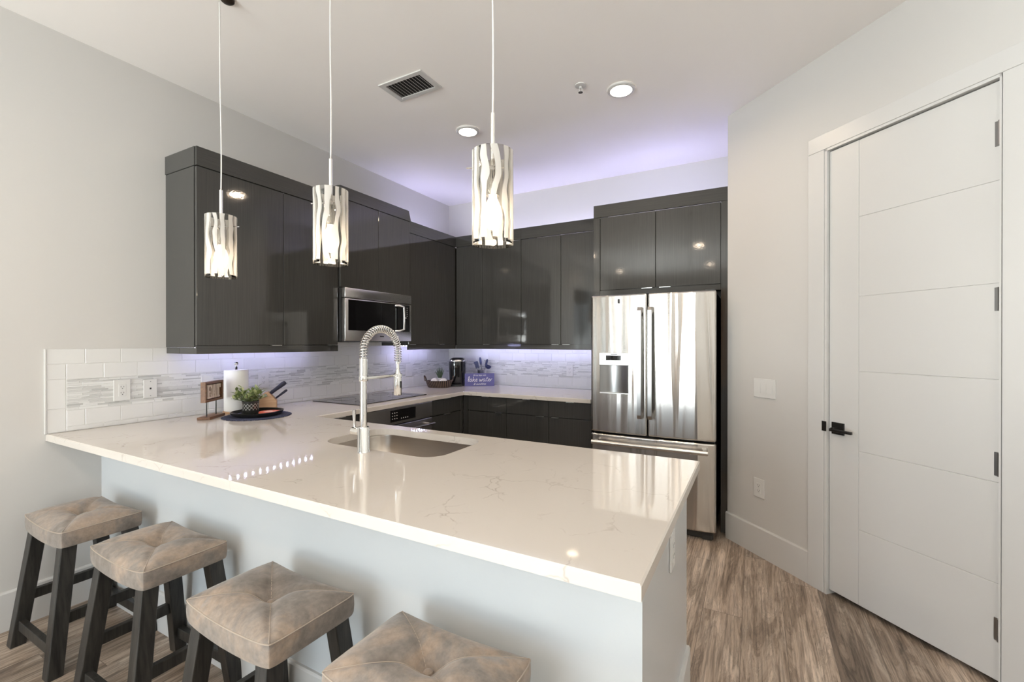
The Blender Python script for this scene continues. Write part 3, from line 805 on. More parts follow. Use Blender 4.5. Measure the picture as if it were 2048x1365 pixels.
# ================================================================== BACKSPLASH
def tone_mesh(name, boxes, mat, parent, bev=.0012):
    bm = bm_new(); lay = bm.loops.layers.float_color.new('tone')
    for (b_, tn) in boxes:
        n0 = len(bm.faces)
        bmesh_faces_before = set(bm.faces)
        box(bm, *b_, bev, 1)
        for f_ in bm.faces:
            if f_ not in bmesh_faces_before:
                for l in f_.loops: l[lay] = (tn, tn, tn, 1)
    return obj(name, bm, mat, parent)
def runs(a, b_, j0, step):
    "tile joints from a to b with one joint at j0"
    k = math.floor((a - j0) / step); js = [a]
    x = j0 + k * step
    while x < b_ - .004:
        if x > a + .004: js.append(x)
        x += step
    js.append(b_); return list(zip(js, js[1:]))
ROWS = [(.9155, .940, 'a'), (.940, 1.0245, 'b'), (1.185, 1.2665, 'a'), (1.2665, 1.3445, 'b'), (1.3445, 1.42, 'a')]
def splash(label, loc, rotz, length, start, ja, jb, cut_top):
    t = thing('tile_backsplash', label, 'backsplash', loc, rotz)
    # local x along the wall, y 0 is the wall, -y is out
    tiles = []
    G_ = .0012
    for (z0, z1, k) in ROWS:
        top = z0 > 1.34
        x_s = start if (z0 < 1.26) else 0.
        if top: x_s = cut_top
        for (x0, x1) in runs(x_s, length, ja if k == 'a' else jb, .1535):
            tiles.append(((x0 + G_, x1 - G_, -.0065, -.001, z0 + G_, z1 - G_), random.random()))
    if start > 0:
        for z0, z1 in ((.9155, 1.0365), (1.0365, 1.1875), (1.1875, 1.2665)): tiles.append(((G_, start - G_, -.0065, -.001, z0 + G_, z1 - G_), random.random()))
    tone_mesh('lower_tiles', [q for q in tiles if q[0][5] < 1.03 and q[0][0] >= start], 'tile', t)
    tone_mesh('upper_tiles', [q for q in tiles if q[0][4] > 1.18 and (q[0][0] >= start or q[0][4] > 1.26)], 'tile', t)
    if start > 0: tone_mesh('edge_tiles', [q for q in tiles if q[0][0] < start and q[0][4] < 1.26], 'tile', t)
    strips = []; z = 1.0255
    while z < 1.1835:
        hgt = random.choice((.0085, .0085, .0125)); z1 = min(z + hgt, 1.1845); x = start + .001
        while x < length - .003:
            l = random.choice((.05, .075, .10, .13)) * random.uniform(.8, 1.15); x1 = min(x + l, length - .001)
            strips.append(((x + .0006, x1 - .0006, -.0065 - random.choice((0, .0008)), -.001, z + .0006, z1 - .0006), random.choice((.05, .2, .4, .5, .6, .75, .85, .9, 1., 1., 1.)) ))
            x = x1
        z = z1
    tone_mesh('mosaic_band', strips, 'mosaic', t, .0004)
    bm = bm_new(); box(bm, 0, length, -.0045, -.0005, .9148, 1.3445)
    box(bm, cut_top, length, -.0045, -.0005, 1.3445, 1.42)
    obj('grout', bm, 'grout', t)
    if start > 0: obj('edge_trim', b1(-.008, -.0002, -.0095, -.0005, .9148, 1.3455, .001), 'white_plastic', t)
    return t
YT = -3.393
splash('white subway tile backsplash with mosaic band on the left wall', (0, YT, 0), 90, 3.393 - .0075, .074, -3.167 - YT, -3.244 - YT, Y1 - YT + .02)
splash('white subway tile backsplash with mosaic band on the far wall', (.0, 0, 0), 0, 1.974, 0., .08, .0, .35)

# ================================================================== OUTLETS AND SWITCHES (local -y faces out, origin at the plate centre)
def plate(name, label, cat, loc, rotz, w, h, kind, group=None):
    t = thing(name, label, cat, loc, rotz, group)
    obj('plate', b1(-w / 2, w / 2, -.006, 0, -h / 2, h / 2, .002), 'white_plastic', t)
    if kind == 'outlet':
        r = obj('receptacle', b1(-.0165, .0165, -.0078, -.0055, -.0335, .0335, .001), 'white_plastic', t)
        bm = bm_new()
        for zc in (.017, -.017):
            for x in (-.0065, .0065): box(bm, x - .001, x + .001, -.0082, -.0077, zc - .001, zc + .007)
            box(bm, -.002, .002, -.0082, -.0077, zc - .0085, zc - .0045)
        obj('slots', bm, 'dark_slot', r)
    elif kind == 'jack':
        bm = bm_new(); box(bm, -.0045, .0045, -.0064, -.0059, -.004, .006); obj('jack', bm, 'dark_slot', t)
        for z in (.042, -.042):
            bm = bm_new(); tube(bm, [(0, -.0066, z), (0, -.0058, z)], .0028, 10); obj('screw', bm, 'steel_dark', t)
    elif kind.startswith('rocker'):
        n = int(kind[-1])
        for i in range(n):
            x = (i - (n - 1) / 2) * .046
            bm = bm_new(); prism(bm, [(-.0062, -.033), (-.0085, -.033), (-.0066, .033), (-.0062, .033)], x - .0165, x + .0165, 'x'); obj('rocker', bm, 'white_plastic', t)
    return t
P0 = .0078
plate('wall_outlet', 'white double outlet on the left mosaic, nearest the tile edge', 'outlet', (P0, -3.0875, 1.109), 90, .077, .118, 'outlet')
plate('wall_jack', 'white jack plate between the first outlet and the EAT sign', 'wall plate', (P0, -2.953, 1.106), 90, .068, .109, 'jack')
plate('blank_plate', 'white wall plate half hidden behind the EAT sign', 'wall plate', (P0, -2.640, 1.110), 90, .075, .112, 'rocker1')
plate('wall_outlet', 'white outlet right of the paper towel roll', 'outlet', (P0, -2.260, 1.107), 90, .077, .112, 'outlet')
plate('light_switch', 'white single switch on the mosaic left of the basket', 'switch', (P0, -.707, 1.098), 90, .098, .128, 'rocker1')
plate('wall_outlet', 'white outlet on the far mosaic beside the fridge', 'outlet', (1.507, -P0, 1.095), 0, .070, .112, 'outlet')
plate('light_switch', 'white triple rocker switch on the diagonal wall', 'switch', (*dg(2.960, .0005), 1.085), -45, .168, .120, 'rocker3')
plate('wall_outlet', 'white outlet low on the diagonal wall above the baseboard', 'outlet', (*dg(2.918, .0005), .436), -45, .084, .122, 'outlet')
plate('wall_outlet', 'white outlet on the end of the peninsula under the countertop', 'outlet', (PXE + .0005, -2.757, .712), 90, .075, .118, 'outlet')

# ================================================================== CEILING FIXTURES
def downlight(x, y, label, group='recessed ceiling lights'):
    t = thing('recessed_light', label, 'ceiling light', (x, y, CEIL), 0, group)
    bm = bm_new(); lathe(bm, [(.088, -.0005), (.086, -.010), (.075, -.015), (.067, -.014), (.067, -.004)], 40, cap=False); obj('trim_ring', bm, 'trim', t, True)
    bm = bm_new(); lathe(bm, [(.067, -.009), (.04, -.0125), (.0001, -.0135)], 40, cap=False); obj('lens', bm, 'can_lens', t, True)
    lamp('downlight_glow', 'AREA', (0, 0, -.02), CANW, CANC, .13, None, (0, 0, 0), spread=R(165), parent=t)
downlight(1.246, -1.45, 'lit round ceiling light above the far corner, beside the nearest pendant cord')
downlight(2.406, -1.45, 'lit round ceiling light in front of the fridge')
for x, y in ((.53, -4.95), (2.35, -4.95), (4.2, -4.95), (.53, -6.93), (2.35, -6.93), (4.2, -6.93)):
    downlight(x, y, 'lit round ceiling light in the room behind the camera')

VX0, VX1, VY0, VY1 = 1.094, 1.430, -2.212, -2.006
t = thing('ceiling_vent', 'white louvred air vent in the ceiling', 'vent', ((VX0 + VX1) / 2, (VY0 + VY1) / 2, CEIL))
hw, hh = (VX1 - VX0) / 2, (VY1 - VY0) / 2
bm = bm_new()
for a in ((-hw, hw, -hh, -hh + .028), (-hw, hw, hh - .028, hh), (-hw, -hw + .034, -hh + .028, hh - .028), (hw - .034, hw, -hh + .028, hh - .028)):
    box(bm, a[0], a[1], a[2], a[3], -.008, -.0005)
obj('frame', bm, 'trim', t)
obj('duct', b1(-hw + .034, hw - .034, -hh + .028, hh - .028, -.0012, -.0004), 'dark_slot', t)
for i in range(11):
    x = -hw + .048 + i * (2 * hw - .096) / 10
    bm = bm_new(); box(bm, -.0050, .0050, -hh + .028, hh - .028, -.0005, .0005, mat=Matrix.Translation((x, 0, -.0055)) @ Matrix.Rotation(R(35), 4, 'Y')); obj('slat', bm, 'trim', t)
obj('damper_lever', b1(-hw + .036, -hw + .042, hh - .03, hh - .02, -.016, -.008), 'trim', t)
t = thing('fire_sprinkler', 'small white fire sprinkler between vent and ceiling light', 'sprinkler', (2.196, -1.612, CEIL))
bm = bm_new(); lathe(bm, [(.036, -.0005), (.034, -.006), (.016, -.009), (.012, -.008)], 28); obj('escutcheon', bm, 'trim', t, True)
bm = bm_new(); lathe(bm, [(.009, -.009), (.009, -.02), (.006, -.022)], 16)
tube(bm, [(-.008, 0, -.018), (-.011, 0, -.032), (-.003, 0, -.044)], .0022, 8); tube(bm, [(.008, 0, -.018), (.011, 0, -.032), (.003, 0, -.044)], .0022, 8); obj('head', bm, 'trim', t, True)
bm = bm_new(); tube(bm, [(0, 0, -.022), (0, 0, -.042)], .003, 10); obj('bulb_link', bm, 'satin_metal', t, True)
bm = bm_new(); lathe(bm, [(.002, -.043), (.014, -.045), (.014, -.0465), (.002, -.0475)], 20); obj('deflector', bm, 'satin_metal', t, True)

# ================================================================== PENDANTS
def pendant(label, x, y, bar_deg, lean=0., cap=(0., 0.)):
    t = thing('pendant_lamp', label, 'pendant lamp', (x, y, 1.680), 0, 'glass pendant lamps over the peninsula')
    Hh = .285; r = .064
    bm = bm_new()
    lathe(bm, [(r, 0), (r, Hh), (r - .003, Hh), (r - .003, 0)], 64, cap=False)
    for v in bm.verts: pass
    sh = obj('shade', bm, 'shade', t, True, angle=60)
    bm = bm_new(); a = R(bar_deg); c, s_ = math.cos(a), math.sin(a)
    tube(bm, [(-c * (r - .004), -s_ * (r - .004), .238), (c * (r + .018), s_ * (r + .018), .238)], .0026, 8)
    a2 = a + R(120); tube(bm, [(0, 0, .238), (math.cos(a2) * (r - .003), math.sin(a2) * (r - .003), .238)], .0026, 8)
    obj('support_bar', bm, 'chrome', t, True)
    bm = bm_new(); lathe(bm, [(.021, .150), (.021, .225), (.012, .238), (.0075, .242), (.0075, .405), (.004, .409)], 20); obj('socket_stem', bm, 'chrome', t, True)
    bm = bm_new(); lathe(bm, [(.012, .150), (.014, .142), (.024, .118), (.030, .092), (.027, .068), (.016, .050), (.0001, .044)], 24); obj('bulb', bm, 'bulb', t, True)
    n = 14; pts = []
    for i in range(n + 1):
        k = i / n; pts.append((lean * k * k + .0012 * math.sin(9 * k), .001 * math.sin(7 * k), .405 + (CEIL - 1.680 - .405 - .012) * k))
    bm = bm_new(); tube(bm, pts, .0028, 8); obj('cord', bm, 'cord', t, True)
    bm = bm_new(); zc = CEIL - 1.680
    lathe(bm, [(.030, zc - .0005), (.029, zc - .010), (.022, zc - .016), (.006, zc - .018)], 32, (cap[0], cap[1], 0)); obj('canopy', bm, 'bronze', t, True)
    lamp('bulb_glow', 'POINT', (0, 0, .035), PENDW, PENDC, radius=.012, parent=t)
    return t
M['bronze'] = plain('dark_bronze', (.05, .035, .025), .35, .6)
M['cord'] = plain('clear_cord', (.78, .76, .73), .3)
pendant('banded glass pendant hanging farthest left, in front of the tall wall cabinet', .964, -3.072, 30, -.012, (.028, .014))
pendant('banded glass pendant hanging in front of the microwave cabinet, middle of the row', 1.707, -3.072, 200)
pendant('banded glass pendant nearest the camera, largest and hanging before the corner', 2.436, -3.072, 205)

# ================================================================== LED STRIPS
def led(label, loc, rotz, length, up=False, energy=3., n=24):
    t = thing('led_strip', label, 'led strip', loc, rotz)
    obj('tape', b1(0, length, -.006, .006, 0, .002), 'white_plastic', t)
    bm = bm_new()
    for i in range(n):
        x = (i + .5) * length / n; z0, z1 = (.0021, .004) if up else (-.002, -.0001)
        box(bm, x - .004, x + .004, -.0035, .0035, z0, z1)
    obj('diodes', bm, 'led', t)
    if up: lamp('strip_glow', 'AREA', (length / 2, 0, .012), energy, LEDC, length, .01, (PI, 0, 0), parent=t)
UZ = DB - .0145
led('glowing blue LED strip under the tall wall cabinet at the left', (.12, Y1 + .08, UZ), 90, .87, energy=2.2, n=17)
led('glowing blue LED strip under the cabinet right of the microwave', (.12, -1.04, UZ), 90, .62, energy=2.2, n=16)
led('glowing blue LED strip under the far wall cabinets', (.42, -.12, UZ), 0, 1.45, energy=3.5, n=36)
led('blue LED strip on top of the far wall cabinets', (.50, -.14, CBM + .003), 0, 1.40, True, energy=1.8, n=30)
led('blue LED strip on top of the cabinet above the fridge', (2.05, -.30, 2.405), 0, .85, True, energy=1.6, n=20)
led('blue LED strip on top of the cabinet right of the microwave', (.14, -1.0, CBM + .003), 90, .7, True, energy=1.2, n=16)

# ================================================================== STOOLS
def seat_z(x, y, a=.215, b_=.142):
    u, v = x / a, y / b_
    rim = .570 + .015 * u * u
    e = max(abs(u), abs(v)); 
    dome = .030 * (1 - abs(u) ** 5.) * (1 - abs(v) ** 4.) + .007 * (1 - e ** 8)
    r = math.hypot(x, y * 1.15)
    dip = .038 * math.exp(-(r / .048) ** 2)
    dd = abs(abs(u) - abs(v)) * .105
    crease = .009 * math.exp(-(dd / .010) ** 2) * min(1., max(0., (1 - e) * 3)) 
    edge = 1 - max(0, (e - .86) / .14) ** 2 * .0
    return rim + dome * edge - dip - crease
def make_stool(label, loc):
    t = thing('bar_stool', label, 'stool', loc, 0, 'saddle stools along the peninsula')
    a, b_ = .215, .142; NU, NV = 56, 40
    bm = bm_new(); grid = []
    def pos(u, v):
        # round the plan corners a little
        x, y = u * a, v * b_
        k = max(0, abs(u) * abs(v)) ** 8 * .03
        return x * (1 - k), y * (1 - k)
    for j in range(NV + 1):
        row = []
        for i in range(NU + 1):
            u, v = i / NU * 2 - 1, j / NV * 2 - 1
            u = math.copysign(1 - (1 - abs(u)) ** 1.25, u); v = math.copysign(1 - (1 - abs(v)) ** 1.25, v)
            x, y = pos(u, v); row.append(bm.verts.new((x, y, seat_z(u * a, v * b_))))
        grid.append(row)
    for j in range(NV):
        for i in range(NU): bm.faces.new((grid[j][i], grid[j][i + 1], grid[j + 1][i + 1], grid[j + 1][i]))
    rim = [grid[0][i] for i in range(NU + 1)] + [grid[j][NU] for j in range(1, NV + 1)] + [grid[NV][i] for i in range(NU - 1, -1, -1)] + [grid[j][0] for j in range(NV - 1, 0, -1)]
    prev = rim; rimco = [v.co.copy() for v in rim]
    for dz, sc in ((.012, 1.012), (.035, 1.016), (.058, 1.008), (.067, .992), (.068, .95)):
        cur = [bm.verts.new((c.x * sc, c.y * sc, c.z - dz)) for c in rimco]
        for i in range(len(rim)):
            j = (i + 1) % len(rim); bm.faces.new((prev[i], prev[j], cur[j], cur[i]))
        prev = cur
    bm.faces.new(prev)
    st = obj('seat', bm, 'suede', t, True, angle=55)
    bm = bm_new(); lp = [(c.x * 1.006, c.y * 1.006, c.z - .0025) for c in rimco]; tube(bm, lp + [lp[0]], .0021, 6, False); obj('piping', bm, 'thread', st, True, angle=80)
    bm = bm_new()
    for sx in (-1, 1):
        for sy in (-1, 1):
            pts = []
            for i in range(25):
                k = .97 - .89 * i / 24; pts.append((sx * a * k, sy * b_ * k, seat_z(a * k, b_ * k) + .0006))
            tube(bm, pts, .0012, 6)
    obj('cross_seams', bm, 'thread', st, True, angle=80)
    zb = seat_z(0, 0)
    bm = bm_new(); lathe(bm, [(.0125, -.004), (.0140, .004), (.0115, .010), (.006, .0125), (.0001, .013)], 20, (0, 0, zb)); obj('button', bm, 'suede', st, True)
    for sx in (-1, 1):
        for sy in (-1, 1):
            bm = bm_new(); L = .026; v = []
            for (cx, cy, z) in ((sx * .212, sy * .167, 0), (sx * .166, sy * .108, .516)):
                for dx, dy in ((-L, -L), (L, -L), (L, L), (-L, L)): v.append(bm.verts.new((cx + dx, cy + dy, z)))
            for f_ in ((3, 2, 1, 0), (4, 5, 6, 7), (0, 1, 5, 4), (1, 2, 6, 5), (2, 3, 7, 6), (3, 0, 4, 7)): bm.faces.new([v[i] for i in f_])
            bmesh.ops.bevel(bm, geom=list(bm.edges), offset=.003, segments=2, profile=.5, affect='EDGES')
            obj('leg', bm, 'leg', t)
    def lx(z): return .212 - .046 * z / .516
    def ly(z): return .167 - .059 * z / .516
    for sy in (-1, 1):
        z = .095; y = sy * ly(z); obj('stretcher', b1(-lx(z) + .02, lx(z) - .02, y - .012, y + .012, z - .022, z + .022, .002), 'leg', t)
    for sx in (-1, 1):
        z = .215; x = sx * lx(z); obj('stretcher', b1(x - .012, x + .012, -ly(z) + .02, ly(z) - .02, z - .022, z + .022, .002), 'leg', t)
    return t
st = make_stool('brown suede saddle stool beside the left wall, farthest from the camera', (.402, -3.378, 0))
for x, y, rz, lb in ((1.085, -3.372, 0, 'brown suede saddle stool, second from the left wall'),
                     (1.822, -3.392, -1, 'brown suede saddle stool, third from the left wall, in front of the sink'),
                     (2.445, -3.395, 0, 'brown suede saddle stool nearest the camera, cut off by the bottom of the picture')):
    dup(st, (x, y, 0), rz, lb)

# ================================================================== COUNTER OBJECTS
Z0 = CT + .0005
# EAT sign
t = thing('eat_sign', 'small wooden EAT sign on two posts beside the paper towels', 'sign', (.205, -2.715, Z0), 126)
prb = b1(-.095, .088, -.036, .036, 0, .016, .002); obj('base', prb, 'walnut', t)
for x in (-.058, .050):
    bm = bm_new(); tube(bm, [(x, 0, .016), (x, 0, .106)], .0035, 10); obj('post', bm, 'black_metal', t, True)
bm = bm_new(); fw, fz0, fz1 = .105, .104, .226
for a in ((-fw, fw, fz0, fz0 + .014), (-fw, fw, fz1 - .014, fz1), (-fw, -fw + .014, fz0 + .014, fz1 - .014), (fw - .014, fw, fz0 + .014, fz1 - .014)): box(bm, a[0], a[1], -.018, .010, a[2], a[3], .001)
obj('frame', bm, 'walnut', t)
obj('backing', b1(-fw + .013, fw - .013, .006, .013, fz0 + .013, fz1 - .013), 'dark_board', t)
def letter(bm, kind, x0, w, z0, h):
    s_ = w * .26; sf = .010
    def bx(a, b_, c, d_): box(bm, x0 + a, x0 + b_, -.016, .006, z0 + c, z0 + d_)
    if kind == 'E':
        bx(0, w, 0, sf); bx(w * .12, w * .12 + s_, sf, h - sf); bx(0, w, h - sf, h); bx(w * .12 + s_, w * .72, h / 2 - .005, h / 2 + .005); bx(w - .008, w, sf, sf + .012); bx(w - .008, w, h - sf - .012, h - sf)
    if kind == 'T':
        bx(0, w, h - sf, h); bx(w / 2 - s_ / 2, w / 2 + s_ / 2, sf, h - sf); bx(w * .22, w * .78, 0, sf); bx(0, .009, h - sf - .014, h - sf); bx(w - .009, w, h - sf - .014, h - sf)
    if kind == 'A':
        prism(bm, [(x0 + .004, z0 + sf), (x0 + .004 + s_ * .8, z0 + sf), (x0 + w / 2 + s_ * .2, z0 + h), (x0 + w / 2 - s_ * .5, z0 + h)], -.016, .006, 'y')
        prism(bm, [(x0 + w - .004 - s_, z0 + sf), (x0 + w - .004, z0 + sf), (x0 + w / 2 + s_ * .6, z0 + h), (x0 + w / 2 - s_ * .4, z0 + h)], -.0163, .0063, 'y')
        bx(w * .28, w * .72, h * .28, h * .28 + .011); bx(-.002, s_ + .008, 0, sf); bx(w - s_ - .008, w + .002, 0, sf)
for i, k in enumerate('EAT'):
    bm = bm_new(); letter(bm, k, -.0765 + i * .053, .046, fz0 + .020, .082); obj('letter', bm, 'letter', t)

# paper towel
t = thing('paper_towel_holder', 'upright paper towel holder with light base behind the plant', 'holder', (.118, -2.516, Z0))
bm = bm_new(); lathe(bm, [(.078, 0), (.078, .010), (.074, .013), (.001, .013)], 40); obj('base', bm, 'beech', t, True)
bm = bm_new(); lathe(bm, [(.0075, .012), (.0075, .300), (.0055, .303), (.0055, .308), (.011, .314), (.013, .324), (.009, .333), (.0001, .336)], 20); obj('spindle', bm, 'chrome', t, True)
bm = bm_new(); lathe(bm, [(.020, 0), (.069, 0), (.0705, .003), (.0705, .267), (.069, .270), (.020, .270), (.020, 0)], 48, cap=False)
tr = obj('paper_towel_roll', bm, 'paper', None, True); tr.location = (.118, -2.516, Z0 + .0135); tag(tr, 'white paper towel roll standing on its holder', 'paper towel')

# placemat, tray, plant, card
bm = bm_new(); prof = []
seg = 96
def mat_ring(r, z): return [bm.verts.new(((r + (.004 * math.sin(i * 2 * PI / seg * 32) if r > .19 else 0)) * math.cos(2 * PI * i / seg), (r + (.004 * math.sin(i * 2 * PI / seg * 32) if r > .19 else 0)) * math.sin(2 * PI * i / seg), z)) for i in range(seg)]
rs = [mat_ring(.198, 0), mat_ring(.2, .003), mat_ring(.192, .005)] + [mat_ring(.19 - .019 * i, .005 + (.0012 if i % 2 else 0)) for i in range(10)]
for a, b_ in zip(rs, rs[1:]): band(a, b_)
bm.faces.new(rs[0][::-1]); bm.faces.new(rs[-1])
MATC = (.388, -2.540)
mt = tag(obj('placemat', bm, 'mat', None, True, angle=50), 'round navy woven placemat under the black tray', 'placemat'); mt.location = (*MATC, Z0); mt.scale = (.965, .965, 1)
bm = bm_new(); lathe(bm, [(.116, 0), (.131, .004), (.141, .020), (.143, .026), (.138, .027), (.135, .020), (.126, .008), (.0001, .007)], 64, power=2.35, ax=1.0, ay=1.0)
tr = tag(obj('tray', bm, 'black_metal', None, True, angle=50), 'black round-cornered tray on the navy placemat', 'tray'); tr.location = (*MATC, Z0 + .0068); tr.rotation_euler = (0, 0, R(22))
TZ = Z0 + .0068 + .0075
t = thing('potted_plant', 'leafy green plant in a dark diamond-patterned pot on the tray', 'plant', (.312, -2.538, TZ))
bm = bm_new(); lathe(bm, [(.044, 0), (.047, .004), (.0485, .070), (.050, .076), (.047, .078), (.044, .068)], 40, cap=False); bm.faces.new([bm.verts.new((.044 * math.cos(2 * PI * i / 40), .044 * math.sin(2 * PI * i / 40), 0.0)) for i in range(40)]); obj('pot', bm, 'pot', t, True)
bm = bm_new(); lathe(bm, [(.0455, .066), (.02, .069), (.0001, .07)], 24, cap=False); obj('soil', bm, 'soil', t, True)
def leaf(bm, base, d_, L, wd, curl=.3):
    d_ = Vector(d_).normalized(); side = d_.cross(Vector((0, 0, 1)))
    side = side.normalized() if side.length > 1e-4 else Vector((1, 0, 0)); nrm = side.cross(d_)
    rows = []
    for i in range(6):
        k = i / 5; w_ = wd * math.sin(PI * min(1, .08 + k * .92)) ** .8 * (1 if k < 1 else .05)
        c = Vector(base) + d_ * L * k - nrm * curl * L * k * k * .5
        rows.append((bm.verts.new(c - side * w_ + nrm * w_ * .3), bm.verts.new(c), bm.verts.new(c + side * w_ + nrm * w_ * .3)))
    for a, b_ in zip(rows, rows[1:]):
        bm.faces.new((a[0], a[1], b_[1], b_[0])); bm.faces.new((a[1], a[2], b_[2], b_[1]))
bm1, bm2, bms = bm_new(), bm_new(), bm_new()
rnd = random.Random(3)
for k in range(26):
    az = rnd.uniform(0, 2 * PI); tilt = rnd.uniform(.1, 1.15); L = rnd.uniform(.07, .115)
    b0 = Vector((.022 * math.cos(az), .022 * math.sin(az), .068)); dv = Vector((math.sin(tilt) * math.cos(az), math.sin(tilt) * math.sin(az), math.cos(tilt)))
    pts = [b0 + dv * L * i / 4 + Vector((0, 0, -.012 * (i / 4) ** 2)) for i in range(5)]
    tube(bms, pts, .0012, 5)
    for i in range(1, 5):
        for q in range(2):
            a2 = rnd.uniform(0, 2 * PI); d2 = (dv + Vector((math.cos(a2), math.sin(a2), rnd.uniform(-.1, .5))) * .9)
            leaf(bm2 if rnd.random() < .22 else bm1, pts[i], d2, rnd.uniform(.026, .042), rnd.uniform(.007, .0105), rnd.uniform(.2, .6))
obj('stems', bms, 'leaf', t, True); fo = obj('foliage', bm1, 'leaf', t, True); obj('pale_foliage', bm2, 'leaf_pale', t, True)
bm = bm_new(); lathe(bm, [(.060, 0), (.062, .002), (.062, .010), (.060, .0125), (.0001, .0125)], 48); tr = tag(obj('coaster', bm, 'coaster', None, True), 'round red and cream patterned coaster lying in the black tray', 'coaster'); tr.location = (.438, -2.492, TZ)

# knife block and knives
kb_loc = Vector((.135, -2.300, Z0)); KR = 52.
t = thing('knife_block', 'light wood knife block beside the potted plant', 'knife block', kb_loc, KR)
bm = bm_new(); prism(bm, [(-.085, 0), (.05, 0), (.05, .055), (.0, .118), (-.025, .112), (-.085, .045)], -.04, .04, 'y'); bmesh.ops.bevel(bm, geom=list(bm.edges), offset=.0025, segments=2, profile=.5, affect='EDGES'); obj('block', bm, 'beech', t)
bm = bm_new(); nx_, nz_ = .063 / .0804, .05 / .0804
for q, y in ((.25, -.02), (.25, .005), (.25, .026), (.62, .012)):
    cx, cz = .05 - .05 * q, .055 + .063 * q
    box(bm, -.011, .011, -.0015, .0015, -.0003, .0006, mat=Matrix.Translation((cx, y, cz)) @ Matrix.Rotation(math.atan2(nx_, nz_), 4, 'Y'))
obj('slots', bm, 'dark_slot', t)
rotK = Matrix.Rotation(R(KR), 4, 'Z')
def knife(label, q, y, L, wd, tilt):
    cx, cz = .05 - .05 * q, .055 + .063 * q
    p = rotK @ Vector((cx, y, cz)) + kb_loc
    k = thing('knife', label, 'knife', p, KR, 'navy handled knives in the block')
    A_ = Matrix.Rotation(tilt, 4, 'Y')
    def tf(bm): bmesh.ops.transform(bm, matrix=A_, verts=bm.verts); return bm
    bm = bm_new()
    for z0_, z1_, w0 in ((.004, L * .35, wd * .8), (L * .35, L, wd)): pass
    prof = [(.55, .003), (.8, .01), (.78, L * .3), (.95, L * .6), (1.05, L * .85), (.9, L * .97), (.3, L)]
    lathe(bm, [(wd * a, z) for a, z in prof], 16, ax=1., ay=.62); obj('handle', tf(bm), 'grip', k, True)
    bm = bm_new(); lathe(bm, [(wd * .5, .0006), (wd * .6, .0035)], 14, ax=1., ay=.5); obj('bolster', tf(bm), 'steel', k, True)
for q, y, L, wd, lb in ((.80, -.02, .125, .015, 'navy handled knife in the top of the block, nearest the room'), (.80, .006, .12, .015, 'navy handled knife in the top of the block, middle of the top row'),
                        (.80, .028, .118, .015, 'navy handled knife in the top of the block, nearest the wall'), (.18, .006, .095, .0085, 'slim navy handled knife low in the block')):
    knife(lb, q, y, L, wd, math.atan2(nx_, nz_) + .0)

# wicker basket with white towels and succulent
BX, BY, BR = .262, -.525, 28.
t = thing('wicker_basket', 'brown oval wicker basket in the far counter corner', 'basket', (BX, BY, Z0), BR)
bm = bm_new(); lathe(bm, [(.108, 0), (.116, .004), (.128, .035), (.140, .066), (.143, .070), (.138, .071), (.125, .036), (.110, .008), (.0001, .007)], 56, ax=1., ay=.72); obj('body', bm, 'wicker', t, True)
for sx in (-1, 1):
    bm = bm_new(); pts = []
    for i in range(17):
        a = PI * i / 16; pts.append((sx * (.139 + .014 * math.sin(a)), .032 * math.cos(a), .066 + .052 * math.sin(a) ** .7))
    tube(bm, pts, .0055, 8); obj('handle', bm, 'wicker', t, True)
rB = Matrix.Rotation(R(BR), 4, 'Z')
for lx_, ly_, r_, L_, zz, lb in ((-.046, -.012, .036, .10, .060, 'rolled white towel at the left in the wicker basket'), (.046, -.010, .035, .10, .058, 'rolled white towel at the right in the wicker basket')):
    bm = bm_new(); prof = [(.0001, -L_ / 2), (r_ * .7, -L_ / 2 + .002), (r_ * .96, -L_ / 2 + .012), (r_, 0), (r_ * .96, L_ / 2 - .012), (r_ * .7, L_ / 2 - .002), (.0001, L_ / 2)]
    lathe(bm, prof, 28)
    if zz > .07: bmesh.ops.rotate(bm, cent=(0, 0, 0), matrix=Matrix.Rotation(R(90), 3, 'Y'), verts=bm.verts)
    else: bmesh.ops.rotate(bm, cent=(0, 0, 0), matrix=Matrix.Rotation(R(90), 3, 'X'), verts=bm.verts)
    o = tag(obj('rolled_towel', bm, 'towel', None, True), lb, 'towel', 'rolled white towels in the basket')
    p = rB @ Vector((lx_, ly_, zz)); o.location = (BX + p.x, BY + p.y, Z0 + p.z); o.rotation_euler = (0, 0, R(BR))
p = rB @ Vector((.0, .056, .0085))
t = thing('potted_succulent', 'spiky green succulent standing behind the towels in the basket', 'plant', (BX + p.x, BY + p.y, Z0 + p.z))
bm = bm_new(); lathe(bm, [(.022, 0), (.028, .085), (.026, .085), (.024, .078), (.0001, .077)], 24); obj('pot', bm, 'white_plastic', t, True)
bm = bm_new(); rnd = random.Random(5)
for k in range(13):
    az = k * 2.4; tl = .08 + .035 * k; L_ = .13 - .003 * k
    d_ = Vector((math.sin(tl) * math.cos(az), math.sin(tl) * math.sin(az), math.cos(tl))); b0 = Vector((.006 * math.cos(az), .006 * math.sin(az), .076))
    tube(bm, [b0 + d_ * L_ * i / 5 + Vector((0, 0, 0)) for i in range(6)], [.0075, .0078, .0068, .005, .003, .0006], 7)
obj('leaves', bm, 'aloe', t, True)

